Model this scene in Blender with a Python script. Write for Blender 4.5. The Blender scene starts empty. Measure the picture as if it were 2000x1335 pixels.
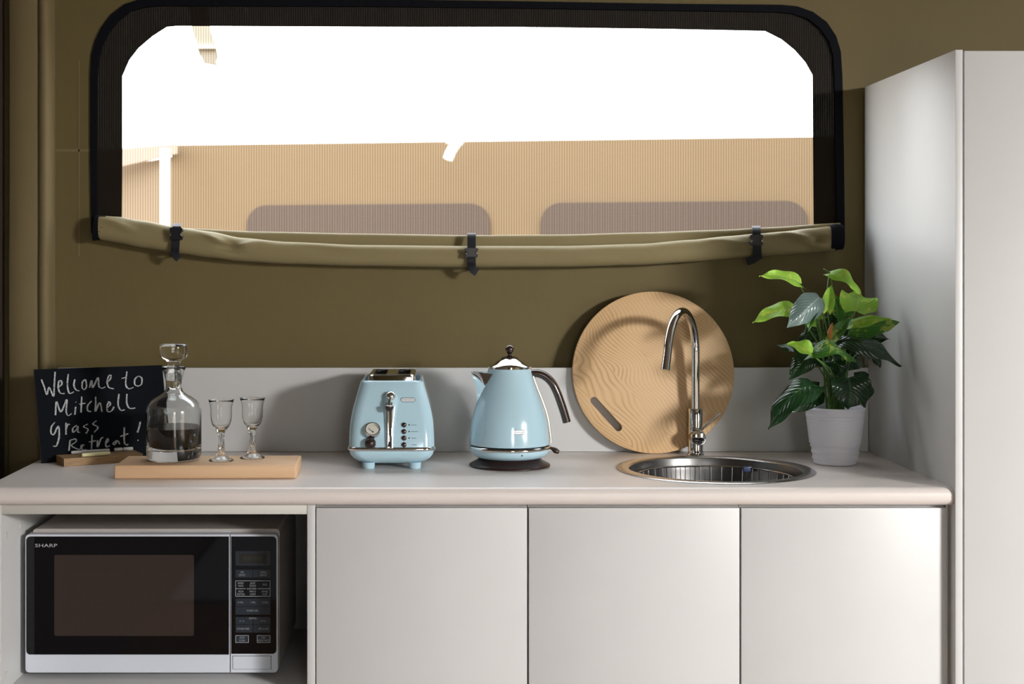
import bpy, bmesh, math, random
from mathutils import Vector, Matrix, noise
PI = math.pi
random.seed(7)
S = bpy.context.scene
COL = S.collection

# ------------------------------------------------------------------ camera
# frame 2000x1335, eye 1.374 m above the floor, looking straight along +Y; vanishing point at pixel (845, 517)
EYE = 1.374
F = 2778.0
VX, VY = 845.0, 517.0
cam = bpy.data.objects.new('camera', bpy.data.cameras.new('camera'))
COL.objects.link(cam)
cam.location = (0, 0, EYE)
cam.rotation_euler = (PI/2, 0, 0)
cam.data.sensor_width = 36
cam.data.lens = F/2000*36
cam.data.shift_x = (1000-VX)/2000
cam.data.shift_y = -(667.5-VY)/2000
cam.data.clip_start = 0.05
cam.data.dof.use_dof = True
cam.data.dof.focus_distance = 3.3
cam.data.dof.aperture_fstop = 4.5
S.camera = cam
TOP = 0.900            # worktop surface height

# ------------------------------------------------------------------ world, lights, exposure
W = bpy.data.worlds.new('sky'); S.world = W; W.use_nodes = True
wn = W.node_tree.nodes; wl = W.node_tree.links
bg = wn['Background']
tc = wn.new('ShaderNodeTexCoord'); sp = wn.new('ShaderNodeSeparateXYZ'); rp = wn.new('ShaderNodeValToRGB')
wl.new(tc.outputs['Generated'], sp.inputs[0]); wl.new(sp.outputs['Z'], rp.inputs[0]); wl.new(rp.outputs[0], bg.inputs[0])
rp.color_ramp.elements[0].position = 0.0; rp.color_ramp.elements[0].color = (0.30, 0.25, 0.19, 1)
rp.color_ramp.elements[1].position = 0.04; rp.color_ramp.elements[1].color = (0.78, 0.78, 0.76, 1)
e = rp.color_ramp.elements.new(0.10); e.color = (0.82, 0.83, 0.83, 1)
e = rp.color_ramp.elements.new(0.9); e.color = (0.88, 0.94, 1.0, 1)
bg.inputs[1].default_value = 8.5

def area(name, loc, target, sx, sy, power, color):
    l = bpy.data.lights.new(name, 'AREA'); l.shape = 'RECTANGLE'; l.size = sx; l.size_y = sy
    l.energy = power; l.color = color
    o = bpy.data.objects.new(name, l); COL.objects.link(o); o.location = loc
    o.rotation_euler = (Vector(target)-Vector(loc)).to_track_quat('-Z', 'Y').to_euler()
    return o
# daylight through the open door in the right wall and through the open tent front
area('daylight_door', (4.9, -2.5, 2.70), (0.1, 3.4, 1.0), 1.1, 1.1, 960, (1.0, 0.985, 0.97))
area('daylight_front', (0.75, -2.35, 1.2), (0.15, 3.5, 1.0), 0.7, 1.7, 9, (0.96, 0.98, 1.0))
S.view_settings.view_transform = 'Standard'
S.view_settings.look = 'None'
S.view_settings.gamma = 1.0
S.view_settings.use_curve_mapping = False
S.view_settings.exposure = 0.12
try:
    S.cycles.use_denoising = True
    S.cycles.max_bounces = 28
    S.cycles.transmission_bounces = 28
    S.cycles.diffuse_bounces = 5
    S.cycles.glossy_bounces = 8
    S.cycles.transparent_max_bounces = 16
    S.cycles.sample_clamp_indirect = 6
except Exception:
    pass

# ------------------------------------------------------------------ materials
def setin(b, **k):
    for a, v in k.items():
        n = {'color': 'Base Color', 'rough': 'Roughness', 'metal': 'Metallic', 'trans': 'Transmission Weight', 'ior': 'IOR',
             'coat': 'Coat Weight', 'coatr': 'Coat Roughness', 'spec': 'Specular IOR Level', 'sheen': 'Sheen Weight', 'alpha': 'Alpha'}[a]
        b.inputs[n].default_value = (*v, 1) if isinstance(v, tuple) else v
class Mt:
    def __init__(s, name, **k):
        s.m = bpy.data.materials.new(name); s.m.use_nodes = True
        s.n = s.m.node_tree.nodes; s.l = s.m.node_tree.links
        s.b = s.n['Principled BSDF']; setin(s.b, **k)
        s.tc = s.n.new('ShaderNodeTexCoord')
    def map(s, out='Object', scale=(1, 1, 1), rot=(0, 0, 0)):
        p = s.n.new('ShaderNodeMapping'); p.inputs['Scale'].default_value = scale; p.inputs['Rotation'].default_value = rot
        s.l.new(s.tc.outputs[out], p.inputs['Vector']); return p.outputs[0]
    def noise(s, vec, scale, detail=3, rough=.5, dist=0):
        t = s.n.new('ShaderNodeTexNoise'); t.inputs['Scale'].default_value = scale; t.inputs['Detail'].default_value = detail
        t.inputs['Roughness'].default_value = rough; t.inputs['Distortion'].default_value = dist
        s.l.new(vec, t.inputs['Vector']); return t.outputs['Fac']
    def wave(s, vec, scale, dist, detail=2, dscale=1, axis='X', prof='SIN'):
        t = s.n.new('ShaderNodeTexWave'); t.inputs['Scale'].default_value = scale; t.inputs['Distortion'].default_value = dist
        t.inputs['Detail'].default_value = detail; t.inputs['Detail Scale'].default_value = dscale
        t.bands_direction = axis; t.wave_profile = prof
        s.l.new(vec, t.inputs['Vector']); return t.outputs['Fac']
    def ramp(s, fac, stops):
        r = s.n.new('ShaderNodeValToRGB'); s.l.new(fac, r.inputs[0])
        el = r.color_ramp.elements
        while len(el) < len(stops): el.new(.5)
        for q, (p, c) in zip(el, stops): q.position = p; q.color = (*c, 1) if len(c) == 3 else c
        return r.outputs[0]
    def mix(s, fac, a, b, mode='MIX'):
        x = s.n.new('ShaderNodeMix'); x.data_type = 'RGBA'; x.blend_type = mode
        for i, v in ((0, fac), (6, a), (7, b)):
            if isinstance(v, (float, int)): x.inputs[i].default_value = v
            elif isinstance(v, tuple): x.inputs[i].default_value = (*v, 1)
            else: s.l.new(v, x.inputs[i])
        return x.outputs[2]
    def math(s, op, a, b=0.0):
        x = s.n.new('ShaderNodeMath'); x.operation = op
        for i, v in ((0, a), (1, b)):
            if isinstance(v, (float, int)): x.inputs[i].default_value = v
            else: s.l.new(v, x.inputs[i])
        return x.outputs[0]
    def color(s, c): s.l.new(c, s.b.inputs['Base Color']); return s
    def bump(s, fac, strength, dist=.001):
        b = s.n.new('ShaderNodeBump'); b.inputs['Strength'].default_value = strength; b.inputs['Distance'].default_value = dist
        s.l.new(fac, b.inputs['Height']); s.l.new(b.outputs[0], s.b.inputs['Normal']); return s

def plain(name, c, rough=.5, metal=0, bump=0.0, bscale=200, **k):
    m = Mt(name, color=c, rough=rough, metal=metal, **k)
    v = m.map()
    n = m.noise(v, 7, 4)
    c2 = tuple(x*.93 for x in c)
    m.color(m.mix(n, c, c2))
    if bump: m.bump(m.noise(v, bscale, 2), bump, .0006)
    return m.m

def canvas(name, c, var=.12):
    m = Mt(name, color=c, rough=.62, sheen=.08, spec=.35)
    v = m.map()
    n = m.noise(v, 2.2, 4, .6); f = m.noise(v, 60, 3, .6)
    a = m.mix(n, tuple(x*(1-var) for x in c), tuple(x*(1+var) for x in c))
    m.color(m.mix(m.math('MULTIPLY', f, .25), a, tuple(x*.8 for x in c)))
    h = m.math('ADD', m.wave(v, 190, .2, axis='X'), m.wave(v, 190, .2, axis='Z'))
    m.bump(m.math('ADD', m.math('MULTIPLY', h, .25), m.math('MULTIPLY', m.noise(v, 9, 3), 5)), .35, .0012)
    return m.m

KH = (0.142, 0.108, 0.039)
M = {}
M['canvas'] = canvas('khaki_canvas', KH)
M['canvas_sleeve'] = canvas('khaki_sleeve_canvas', (0.19, 0.146, 0.066))
M['canvas_flap'] = canvas('tan_flap_canvas', (0.245, 0.198, 0.094), .05)
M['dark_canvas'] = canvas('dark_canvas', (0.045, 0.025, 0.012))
M['roof'] = plain('roof_canvas', (0.22, 0.19, 0.14), .8)
M['binding'] = plain('black_binding', (0.003, 0.004, 0.007), .8, spec=.15, bump=.3, bscale=900)
M['webbing'] = plain('black_webbing', (0.010, 0.012, 0.016), .6, spec=.3, bump=.5, bscale=1500)
M['buckle'] = plain('black_buckle_plastic', (0.010, 0.011, 0.014), .3)
M['laminate'] = plain('white_laminate', (0.62, 0.62, 0.615), .42, bump=.05, bscale=600)
M['laminate_edge'] = plain('white_laminate_edging', (0.64, 0.63, 0.58), .4)
M['worktop'] = plain('beige_worktop_laminate', (0.78, 0.715, 0.675), .33, bump=.08, bscale=900)
M['chrome'] = plain('chrome', (0.80, 0.80, 0.80), .045, 1)
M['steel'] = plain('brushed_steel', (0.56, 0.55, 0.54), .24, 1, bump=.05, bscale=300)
M['bowl_steel'] = plain('satin_shaded_bowl_steel', (0.20, 0.195, 0.19), .33, 1, bump=.05, bscale=300)  # steel darkened: the shade inside the bowl is put into its colour
M['steel_wire'] = plain('steel_wire', (0.75, 0.75, 0.73), .2, 1)
M['blue'] = plain('pale_blue_enamel', (0.46, 0.66, 0.76), .16, coat=.9, coatr=.03)
M['blue_plastic'] = plain('pale_blue_plastic', (0.49, 0.70, 0.81), .33)
M['brown'] = plain('dark_brown_plastic', (0.028, 0.014, 0.012), .33)
M['brown_gloss'] = plain('glossy_brown_plastic', (0.030, 0.016, 0.013), .15, coat=.6)
M['white_plastic'] = plain('white_plastic', (0.66, 0.69, 0.76), .35)
M['grey_metal'] = plain('warm_grey_painted_metal', (0.48, 0.44, 0.41), .42)
M['black_glass'] = plain('black_glass', (0.003, 0.003, 0.004), .04, spec=.4)
M['dark'] = plain('dark_cavity', (0.008, 0.007, 0.006), .6)
M['badge'] = plain('silver_badge', (0.66, 0.70, 0.72), .25, .3)
M['print_dark'] = plain('dark_printing', (0.02, 0.03, 0.05), .5)
M['print_light'] = plain('light_grey_printing', (0.45, 0.47, 0.50), .5)
M['print_dim'] = plain('dim_grey_printing', (0.34, 0.36, 0.38), .5)
M['keypad'] = plain('blue_grey_keypad', (0.018, 0.026, 0.036), .3)
M['slate'] = plain('black_chalkboard', (0.0045, 0.006, 0.009), .8, spec=.08)
M['board_edge'] = plain('grey_board_edge', (0.30, 0.28, 0.25), .6)
M['chalk_white'] = plain('white_chalk', (0.66, 0.66, 0.64), .9, bump=.3)
M['chalk_yellow'] = plain('yellow_chalk', (0.72, 0.68, 0.38), .9, bump=.3)
M['dial'] = plain('cream_dial', (0.70, 0.68, 0.60), .3)
M['white_outdoor'] = plain('white_painted_metal', (0.82, 0.84, 0.85), .4)
M['soil'] = plain('dark_potting_soil', (0.012, 0.010, 0.010), .95, bump=1, bscale=90)
M['blue_clip'] = plain('dull_blue_plastic', (0.05, 0.07, 0.16), .35)
M['ground'] = plain('dry_ground', (0.30, 0.22, 0.14), .95)
M['deck'] = plain('pale_grey_mat', (0.46, 0.48, 0.51), .8)
# pot glaze
M['pot'] = plain('white_glazed_ceramic', (0.88, 0.89, 0.98), .28, coat=.3)
# chalk strokes, patchy
m = Mt('chalk_stroke', rough=.95); v = m.map()
m.color(m.ramp(m.noise(v, 420, 3, .7), [(.36, (.10, .11, .12)), (.55, (.52, .53, .54))])); M['stroke'] = m.m
# glass
def glass(name, c=(1, 1, 1), rough=0.0, ior=1.48):
    m = Mt(name, color=c, rough=rough, trans=1.0, ior=ior)
    n = m.noise(m.map(), 18, 2); m.bump(n, .06, .002); return m.m
M['thin_glass'] = glass('thin_clear_glass', (.985, .99, .985), 0, 1.32)
M['glass'] = glass('clear_glass', (.97, .985, .98))
M['liquor'] = plain('dark_liquor', (.003, .0012, .0008), .05, spec=.08)
# pale serving board
m = Mt('pale_beech', rough=.5); v = m.map(scale=(1, 1, 1))
w = m.noise(m.map(scale=(2.2, 38, 38)), 3, 4, .55, .3); w2 = m.noise(m.map(scale=(1.5, 7, 7)), 3, 2)
m.color(m.mix(w2, m.ramp(w, [(.3, (.62, .37, .20)), (.6, (.72, .48, .29)), (.8, (.66, .41, .23))]), (.70, .47, .28))); M['beech'] = m.m
# ash board: bold rings across the plank, running down to the right
m = Mt('pale_ash', rough=.5)
RA = math.radians(-50)
a = m.map(rot=(0, RA, 0)); a2 = m.map(rot=(0, RA, 0), scale=(.45, 1, 1.6))
sep = m.n.new('ShaderNodeSeparateXYZ'); m.l.new(a, sep.inputs[0])
stave = m.math('FLOOR', m.math('DIVIDE', m.math('ADD', sep.outputs['Z'], .033), .088))
cmb = m.n.new('ShaderNodeCombineXYZ'); m.l.new(m.math('MULTIPLY', stave, 3.7), cmb.inputs[1])
vad = m.n.new('ShaderNodeVectorMath'); vad.operation = 'ADD'; m.l.new(a2, vad.inputs[0]); m.l.new(cmb.outputs[0], vad.inputs[1])
big = m.noise(vad.outputs[0], 2.9, 2, .45, .5)
ph = m.math('ADD', m.math('MULTIPLY', sep.outputs['Z'], 720.0), m.math('MULTIPLY', big, 190.0))
ph = m.math('ADD', ph, m.math('MULTIPLY', m.noise(a, 40, 2), 1.6))
ring_ = m.math('ADD', m.math('MULTIPLY', m.math('SINE', ph), .5), .5)
fib = m.noise(m.map(rot=(0, RA, 0), scale=(5, 60, 90)), 5, 2)
fade = m.ramp(m.noise(a, 9, 2), [(.36, (.6, .6, .6)), (.56, (1, 1, 1))])
c = m.ramp(m.math('MULTIPLY', ring_, fade), [(0, (.70, .465, .245)), (.35, (.68, .45, .235)), (.75, (.61, .385, .19)), (1, (.49, .295, .135))])
m.color(m.mix(m.math('MULTIPLY', fib  , .4), c, (.62, .40, .20))); M['ash'] = m.m
# dark stained stand wood
m = Mt('oak_stand', rough=.55); w = m.noise(m.map(scale=(6, 30, 90)), 3, 3)
m.color(m.ramp(w, [(.3, (.25, .14, .06)), (.7, (.38, .23, .10))])); M['oak'] = m.m
m = Mt('timber_floor', rough=.5); w = m.noise(m.map(scale=(14, 1, 1)), 3, 4)
m.color(m.ramp(w, [(.3, (.26, .155, .09)), (.7, (.38, .24, .145))])); M['floor'] = m.m
# leaves: greens differ by age, with top light and lower shade coloured in
def leafmat(name, c, lite, vari, trans, rough=.34):
    m = Mt(name, rough=rough)
    uv = m.map('UV'); sep = m.n.new('ShaderNodeSeparateXYZ'); m.l.new(uv, sep.inputs[0])
    du = m.math('ABSOLUTE', m.math('SUBTRACT', sep.outputs[0], .5))
    rib = m.math('LESS_THAN', du, .022)
    vein = m.math('GREATER_THAN', m.math('SINE', m.math('MULTIPLY', m.math('SUBTRACT', sep.outputs[1], m.math('MULTIPLY', du, .8)), 62.0)), .90)
    spot = m.math('MULTIPLY', m.math('GREATER_THAN', m.noise(m.map(), 38, 4, .65), .57 if vari else .64), 1.0)
    base = m.mix(m.noise(m.map(), 20, 2), c, tuple(x*.75 for x in c))
    base = m.mix(m.math('MULTIPLY', spot, .8 if vari else .25), base, vari or lite)
    col = m.mix(m.math('MAXIMUM', m.math('MULTIPLY', vein, .30), m.math('MULTIPLY', rib, .7)), base, lite)
    m.color(col)
    m.bump(m.math('SINE', m.math('MULTIPLY', m.math('SUBTRACT', sep.outputs[1], m.math('MULTIPLY', du, .8)), 62.0)), .28, .0012)
    tr = m.n.new('ShaderNodeBsdfTranslucent'); m.l.new(m.mix(.5, col, lite), tr.inputs[0])
    mx = m.n.new('ShaderNodeMixShader'); mx.inputs[0].default_value = trans
    out = m.n['Material Output']
    m.l.new(m.b.outputs[0], mx.inputs[1]); m.l.new(tr.outputs[0], mx.inputs[2]); m.l.new(mx.outputs[0], out.inputs[0])
    return m.m
M['leaf_young_lit'] = leafmat('young_lit_leaf', (.33, .66, .05), (.52, .76, .15), (.66, .74, .10), .55)
M['leaf_dark'] = leafmat('mature_shaded_leaf', (.008, .036, .010), (.03, .095, .028), None, .06, .2)
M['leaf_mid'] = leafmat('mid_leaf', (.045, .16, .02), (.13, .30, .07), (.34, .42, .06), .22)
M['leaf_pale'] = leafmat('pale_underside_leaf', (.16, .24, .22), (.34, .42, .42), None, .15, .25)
M['stem'] = plain('green_stem', (.10, .22, .05), .45)
M['bud'] = plain('orange_sheath', (.42, .16, .02), .5)
# insect screen: fine dark threads with see-through gaps
def screen(name, c, lo, hi, freq):
    m = Mt(name, color=c, rough=.8, spec=.15)
    v = m.map()
    sep = m.n.new('ShaderNodeSeparateXYZ'); m.l.new(v, sep.inputs[0])
    s1 = m.math('ADD', m.math('MULTIPLY', m.math('SINE', m.math('MULTIPLY', sep.outputs[0], freq)), .5), .5)
    s2 = m.math('ADD', m.math('MULTIPLY', m.math('SINE', m.math('MULTIPLY', sep.outputs[2], freq*1.7)), .5), .5)
    f = m.math('ADD', m.math('MULTIPLY', s1, .8), m.math('MULTIPLY', s2, .2))
    f = m.math('ADD', m.math('MULTIPLY', f, hi-lo), lo)
    t = m.n.new('ShaderNodeBsdfTransparent'); mx = m.n.new('ShaderNodeMixShader')
    m.l.new(f, mx.inputs[0]); m.l.new(t.outputs[0], mx.inputs[1]); m.l.new(m.b.outputs[0], mx.inputs[2])
    m.l.new(mx.outputs[0], m.n['Material Output'].inputs[0]); return m.m
M['screen'] = screen('insect_screen', (.10, .085, .07), .02, .44, 2*PI/.0065)
M['band_mesh'] = screen('doubled_dark_mesh', (.014, .010, .006), .95, 1.0, 2*PI/.006)
M['far_mesh'] = screen('far_window_mesh', (.10, .075, .06), .85, .95, 2*PI/.03)
M['pale_strap'] = plain('pale_webbing', (0.42, 0.37, 0.29), .8)
M['khaki_out'] = plain('outdoor_khaki_canvas', (0.168, 0.113, 0.058), .8)  # neighbouring tent's own khaki, one even tone
M['pinkish_out'] = plain('pale_fly_fabric', (0.29, 0.22, 0.165), .8)

# ------------------------------------------------------------------ helpers
def P(px, py, d):
    "point at distance d behind the camera plane that shows at photo pixel (px, py)"
    return Vector(((px-VX)/F*d, d, EYE-(py-VY)/F*d))
def X(px, d): return (px-VX)/F*d
def Z(py, d): return EYE-(py-VY)/F*d

def root(name, label, cat, loc=(0, 0, 0), group=None):
    o = bpy.data.objects.new(name, None); COL.objects.link(o); o.location = loc; o.empty_display_size = .05
    o['label'] = label; o['category'] = cat
    if group: o['group'] = group
    return o
def base_of(p):
    v = Vector((0, 0, 0))
    while p is not None: v = v+p.location; p = p.parent
    return v
def obj(name, bm, mat, parent=None, smooth=True, angle=40, label=None, origin=None):
    bmesh.ops.recalc_face_normals(bm, faces=bm.faces)
    me = bpy.data.meshes.new(name)
    off = base_of(parent) if parent else (Vector(origin) if origin else Vector((0, 0, 0)))
    for v in bm.verts: v.co -= off
    bm.to_mesh(me); bm.free()
    for mm in (mat if isinstance(mat, (list, tuple)) else [mat]): me.materials.append(M[mm] if isinstance(mm, str) else mm)
    o = bpy.data.objects.new(name, me); COL.objects.link(o)
    if parent: o.parent = parent
    elif origin: o.location = origin
    if smooth:
        for p in me.polygons: p.use_smooth = True
        try: me.set_sharp_from_angle(angle=math.radians(angle))
        except Exception: pass
    if label: o['label'] = label
    return o
def struct(name, bm, mat, **k):
    o = obj(name, bm, mat, **k); o['kind'] = 'structure'; return o
def tag(o, label, cat, group=None):
    o['label'] = label; o['category'] = cat
    if group: o['group'] = group
    return o
def dup(r, loc, label):
    c = r.copy(); COL.objects.link(c); c.location = loc; c['label'] = label
    for ch in r.children:
        d = ch.copy(); COL.objects.link(d); d.parent = c
        for g in ch.children:
            e2 = g.copy(); COL.objects.link(e2); e2.parent = d
    return c
def new(): return bmesh.new()
def box(bm, x0, x1, y0, y1, z0, z1, bev=0, seg=2, mi=0):
    vs = [bm.verts.new((x, y, z)) for x in (x0, x1) for y in (y0, y1) for z in (z0, z1)]
    fs = [bm.faces.new([vs[i] for i in q]) for q in ((0, 1, 3, 2), (4, 6, 7, 5), (0, 4, 5, 1), (2, 3, 7, 6), (0, 2, 6, 4), (1, 5, 7, 3))]
    for f in fs: f.material_index = mi
    if bev:
        es = list({e for f in fs for e in f.edges})
        bmesh.ops.bevel(bm, geom=es, offset=bev, segments=seg, affect='EDGES', profile=.5)
    return bm
def pxbox(bm, px0, px1, py0, py1, d, th, bev=0, dd=None):
    "front face at distance d covering that pixel rectangle, th deep"
    return box(bm, X(px0, d), X(px1, d), d, d+th, Z(py1, d), Z(py0, d), bev)
def ring(bm, pts): return [bm.verts.new(p) for p in pts]
def skin(bm, a, b, mi=0, closed=True):
    n = len(a); out = []
    for i in range(n if closed else n-1):
        j = (i+1) % n
        try: f = bm.faces.new((a[i], a[j], b[j], b[i])); f.material_index = mi; out.append(f)
        except ValueError: pass
    return out
def lathe(bm, prof, c=(0, 0, 0), seg=48, axis='Z', mi=0, wob=None):
    c = Vector(c); prev = None
    for (r, h) in prof:
        if r < 1e-6:
            cur = bm.verts.new(c+(Vector((0, 0, h)) if axis == 'Z' else Vector((0, h, 0))))
        else:
            pts = []
            for i in range(seg):
                a = 2*PI*i/seg; rr = r*(wob(a, h) if wob else 1)
                pts.append(c+(Vector((rr*math.cos(a), rr*math.sin(a), h)) if axis == 'Z' else Vector((rr*math.cos(a), h, rr*math.sin(a)))))
            cur = ring(bm, pts)
        if prev is not None:
            if isinstance(cur, list) and isinstance(prev, list): skin(bm, prev, cur, mi)
            elif isinstance(cur, list):
                for i in range(seg): f = bm.faces.new((prev, cur[i], cur[(i+1) % seg])); f.material_index = mi
            elif isinstance(prev, list):
                for i in range(seg): f = bm.faces.new((cur, prev[(i+1) % seg], prev[i])); f.material_index = mi
        prev = cur
    return bm
def catmull(pts, k=6):
    pts = [Vector(p) for p in pts]
    if len(pts) < 3: return pts
    q = [2*pts[0]-pts[1]]+pts+[2*pts[-1]-pts[-2]]; out = []
    for i in range(1, len(q)-2):
        a, b, c, d = q[i-1:i+3]
        for j in range(k):
            t = j/k
            out.append(.5*((2*b)+(c-a)*t+(2*a-5*b+4*c-d)*t*t+(3*b-3*c+d-a)*t**3))
    out.append(pts[-1]); return out
def tube(bm, pts, r, seg=12, cap=True, flat=None, mi=0, up=Vector((0, 1, 0))):
    n = len(pts); prev = None; u = None
    for i, p in enumerate(pts):
        t = (pts[min(i+1, n-1)]-pts[max(i-1, 0)]).normalized()
        if u is None:
            u = t.cross(up)
            if u.length < 1e-4: u = t.cross(Vector((1, 0, 0)))
        u = (u-t*u.dot(t)).normalized(); w = t.cross(u)
        rr = r[i] if isinstance(r, (list, tuple)) else r
        fx, fy = flat or (1, 1)
        cur = ring(bm, [p+u*rr*fx*math.cos(2*PI*k/seg)+w*rr*fy*math.sin(2*PI*k/seg) for k in range(seg)])
        if prev: skin(bm, prev, cur, mi)
        elif cap: bm.faces.new(cur[::-1]).material_index = mi
        prev = cur
    if cap: bm.faces.new(prev).material_index = mi
    return bm
def prism(bm, outer, holes, fn, d0, d1, walls=True):
    "polygon with holes in 2-D, extruded between depth d0 and d1; fn(u, v, d) gives the point"
    layers = []
    for d in ((d0, d1) if d1 is not None else (d0,)):
        loops = []
        es = []
        for lp in [outer]+holes:
            vs = [bm.verts.new(fn(u, v, d)) for u, v in lp]
            loops.append(vs)
            es += [bm.edges.new((vs[i], vs[(i+1) % len(vs)])) for i in range(len(vs))]
        bmesh.ops.triangle_fill(bm, use_beauty=True, use_dissolve=False, edges=es)
        layers.append(loops)
    if d1 is not None and walls:
        for a, b in zip(*layers): skin(bm, a, b)
    return bm
def rrect(x0, x1, y0, y1, r, n=6, corners=(1, 1, 1, 1)):
    out = []
    for ci, (cx, cy, a0) in enumerate(((x1-r, y1-r, 0), (x0+r, y1-r, 90), (x0+r, y0+r, 180), (x1-r, y0+r, 270))):
        if not corners[ci]:
            out.append(((x1, y1), (x0, y1), (x0, y0), (x1, y0))[ci]); continue
        for i in range(n+1):
            a = math.radians(a0+90*i/n); out.append((cx+r*math.cos(a), cy+r*math.sin(a)))
    return out
def circle(cx, cy, r, n=64): return [(cx+r*math.cos(2*PI*i/n), cy+r*math.sin(2*PI*i/n)) for i in range(n)]
def fXZ(u, v, d): return Vector((u, d, v))
def fXY(u, v, d): return Vector((u, v, d))
def text(name, s, h, w, loc, mat, parent, shear=0, ext=.0001, fn=None):
    "lettering w wide, h high, centred at loc, facing the camera (-Y)"
    cu = bpy.data.curves.new(name, 'FONT'); cu.body = s; cu.align_x = 'CENTER'; cu.align_y = 'CENTER'; cu.extrude = 0.0; cu.resolution_u = 2
    t = bpy.data.objects.new(name, cu); COL.objects.link(t)
    dg = bpy.context.evaluated_depsgraph_get(); dg.update()
    me = bpy.data.meshes.new_from_object(t.evaluated_get(dg))
    bpy.data.objects.remove(t); bpy.data.curves.remove(cu)
    bm = new(); bm.from_mesh(me); bpy.data.meshes.remove(me)
    xs = [v.co.x for v in bm.verts]; ys = [v.co.y for v in bm.verts]
    sx = w/(max(xs)-min(xs)); sy = h/(max(ys)-min(ys)); cx = (max(xs)+min(xs))/2; cy = (max(ys)+min(ys))/2
    loc = Vector(loc)
    for v in bm.verts:
        a, b = (v.co.x-cx)*sx, (v.co.y-cy)*sy
        v.co = fn(a, b) if fn else loc+Vector((a, 0, b))
    return obj(name, bm, mat, parent, smooth=False)

# ------------------------------------------------------------------ the shell
DW = 3.655   # front face of the canvas back wall
XL, XR = -1.10, 4.25
YF = 0.55
YB = -2.40
b = new(); box(b, XL, XR, YB, DW+.02, -.04, 0); struct('floor', b, 'floor', smooth=False)
b = new(); box(b, XL+.02, XR-.02, YB+.05, YF, .0003, .012, .004); tag(obj('floor_mat', b, 'deck', smooth=False), 'pale woven floor mat in front of the bench, behind the viewer', 'mat'); bpy.data.objects['floor_mat']['kind'] = 'structure'
b = new(); box(b, -25, 25, -25, 40, -.30, -.10); o = struct('ground', b, 'ground', smooth=False)
b = new(); box(b, XL-.05, XR+.05, YB-.05, DW+.05, 2.40, 2.42); struct('ceiling', b, 'roof', smooth=False)
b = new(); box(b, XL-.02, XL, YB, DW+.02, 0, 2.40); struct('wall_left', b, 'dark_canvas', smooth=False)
b = new(); prism(b, [(YB, 0), (DW+.02, 0), (DW+.02, 2.4), (YB, 2.4)], [[(-2.3, .3), (-.4, .3), (-.4, 2.38), (-2.3, 2.38)]],
                 lambda u, v, d: Vector((d, u, v)), XR, XR+.02); struct('wall_right', b, 'canvas', smooth=False)
b = new(); prism(b, [(XL, 0), (XR, 0), (XR, 2.4), (XL, 2.4)], [[(.35, .02), (1.15, .02), (1.15, 1.75), (.75, 2.15), (.35, 1.75)]],
                 lambda u, v, d: Vector((u, d, v)), YB-.02, YB); struct('wall_front', b, 'canvas', smooth=False)

# window opening outline (metres at the wall), from the photo's outline
def w2(px, py): return (X(px, DW), Z(py, DW))
outer_px = [(500, 486), (183, 452), (181, 300), (181, 150), (183, 115), (190, 85), (203, 58), (222, 33), (248, 13), (275, 4), (310, 1),
            (700, 3), (1000, 7), (1300, 12), (1520, 14), (1552, 17), (1583, 28), (1610, 48), (1628, 75), (1637, 105), (1640, 150), (1643, 300), (1645, 462), (1300, 488), (920, 500)]
outer_w = [w2(*p) for p in outer_px]
binding_in = [w2(*p) for p in [(500, 480), (190, 447), (189, 300), (190, 150), (193, 117), (200, 89), (212, 65), (230, 42), (254, 23), (280, 15), (312, 12),
            (700, 13), (1000, 16), (1300, 21), (1518, 24), (1548, 27), (1577, 37), (1601, 56), (1618, 81), (1626, 108), (1629, 150), (1632, 300), (1634, 457), (1300, 482), (920, 494)]]
inner_w = [w2(*p) for p in [(500, 474), (237, 442), (238, 300), (238, 148), (252, 116), (270, 93), (297, 70), (325, 52), (345, 50), (800, 52), (1000, 52), (1300, 56), (1495, 60),
            (1527, 76), (1553, 97), (1574, 121), (1588, 146), (1589, 300), (1590, 452), (1300, 476), (920, 488)]]
b = new()
prism(b, [(XL, 0), (XR, 0), (XR, 2.4), (XL, 2.4)], [outer_w], fXZ, DW, DW+.004)
struct('wall_back', b, 'canvas', smooth=False)
def band(bm, a, c, d0, d1):
    ra = [ring(bm, [fXZ(u, v, d) for u, v in a]) for d in (d0, d1)]
    rc = [ring(bm, [fXZ(u, v, d) for u, v in c]) for d in (d0, d1)]
    skin(bm, ra[0], rc[0]); skin(bm, ra[1], rc[1]); skin(bm, ra[0], ra[1]); skin(bm, rc[0], rc[1])
b = new()
grow = [w2(px+(-4 if px < 900 else 4), py-4 if py < 440 else py+3) for px, py in outer_px]
band(b, grow, binding_in, DW-.006, DW+.008)
win = struct('window_1', b, 'binding', origin=(0, DW, 1.6)); win['label'] = 'black fabric binding around the screened tent window'
b = new()
ins = list(binding_in)
prism(b, binding_in, [inner_w], fXZ, DW+.004, DW+.0055)
obj('mesh_border', b, 'band_mesh', win, smooth=False, label='dark doubled mesh border')
b = new(); prism(b, binding_in, [], fXZ, DW+.007, None)
obj('insect_screen', b, 'screen', win, smooth=False, label='fine insect screen')

# seams stitched into the canvas wall
b = new()
box(b, X(104, DW), X(180, DW), DW-.0012, DW, Z(296, DW), Z(291, DW)); 
box(b, X(153, DW), X(155.5, DW), DW-.0012, DW, Z(500, DW), Z(118, DW))
box(b, X(1648, DW), X(1760, DW), DW-.0012, DW, Z(178, DW), Z(174, DW))
struct('trim_2', b, 'canvas_sleeve', smooth=False)

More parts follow.
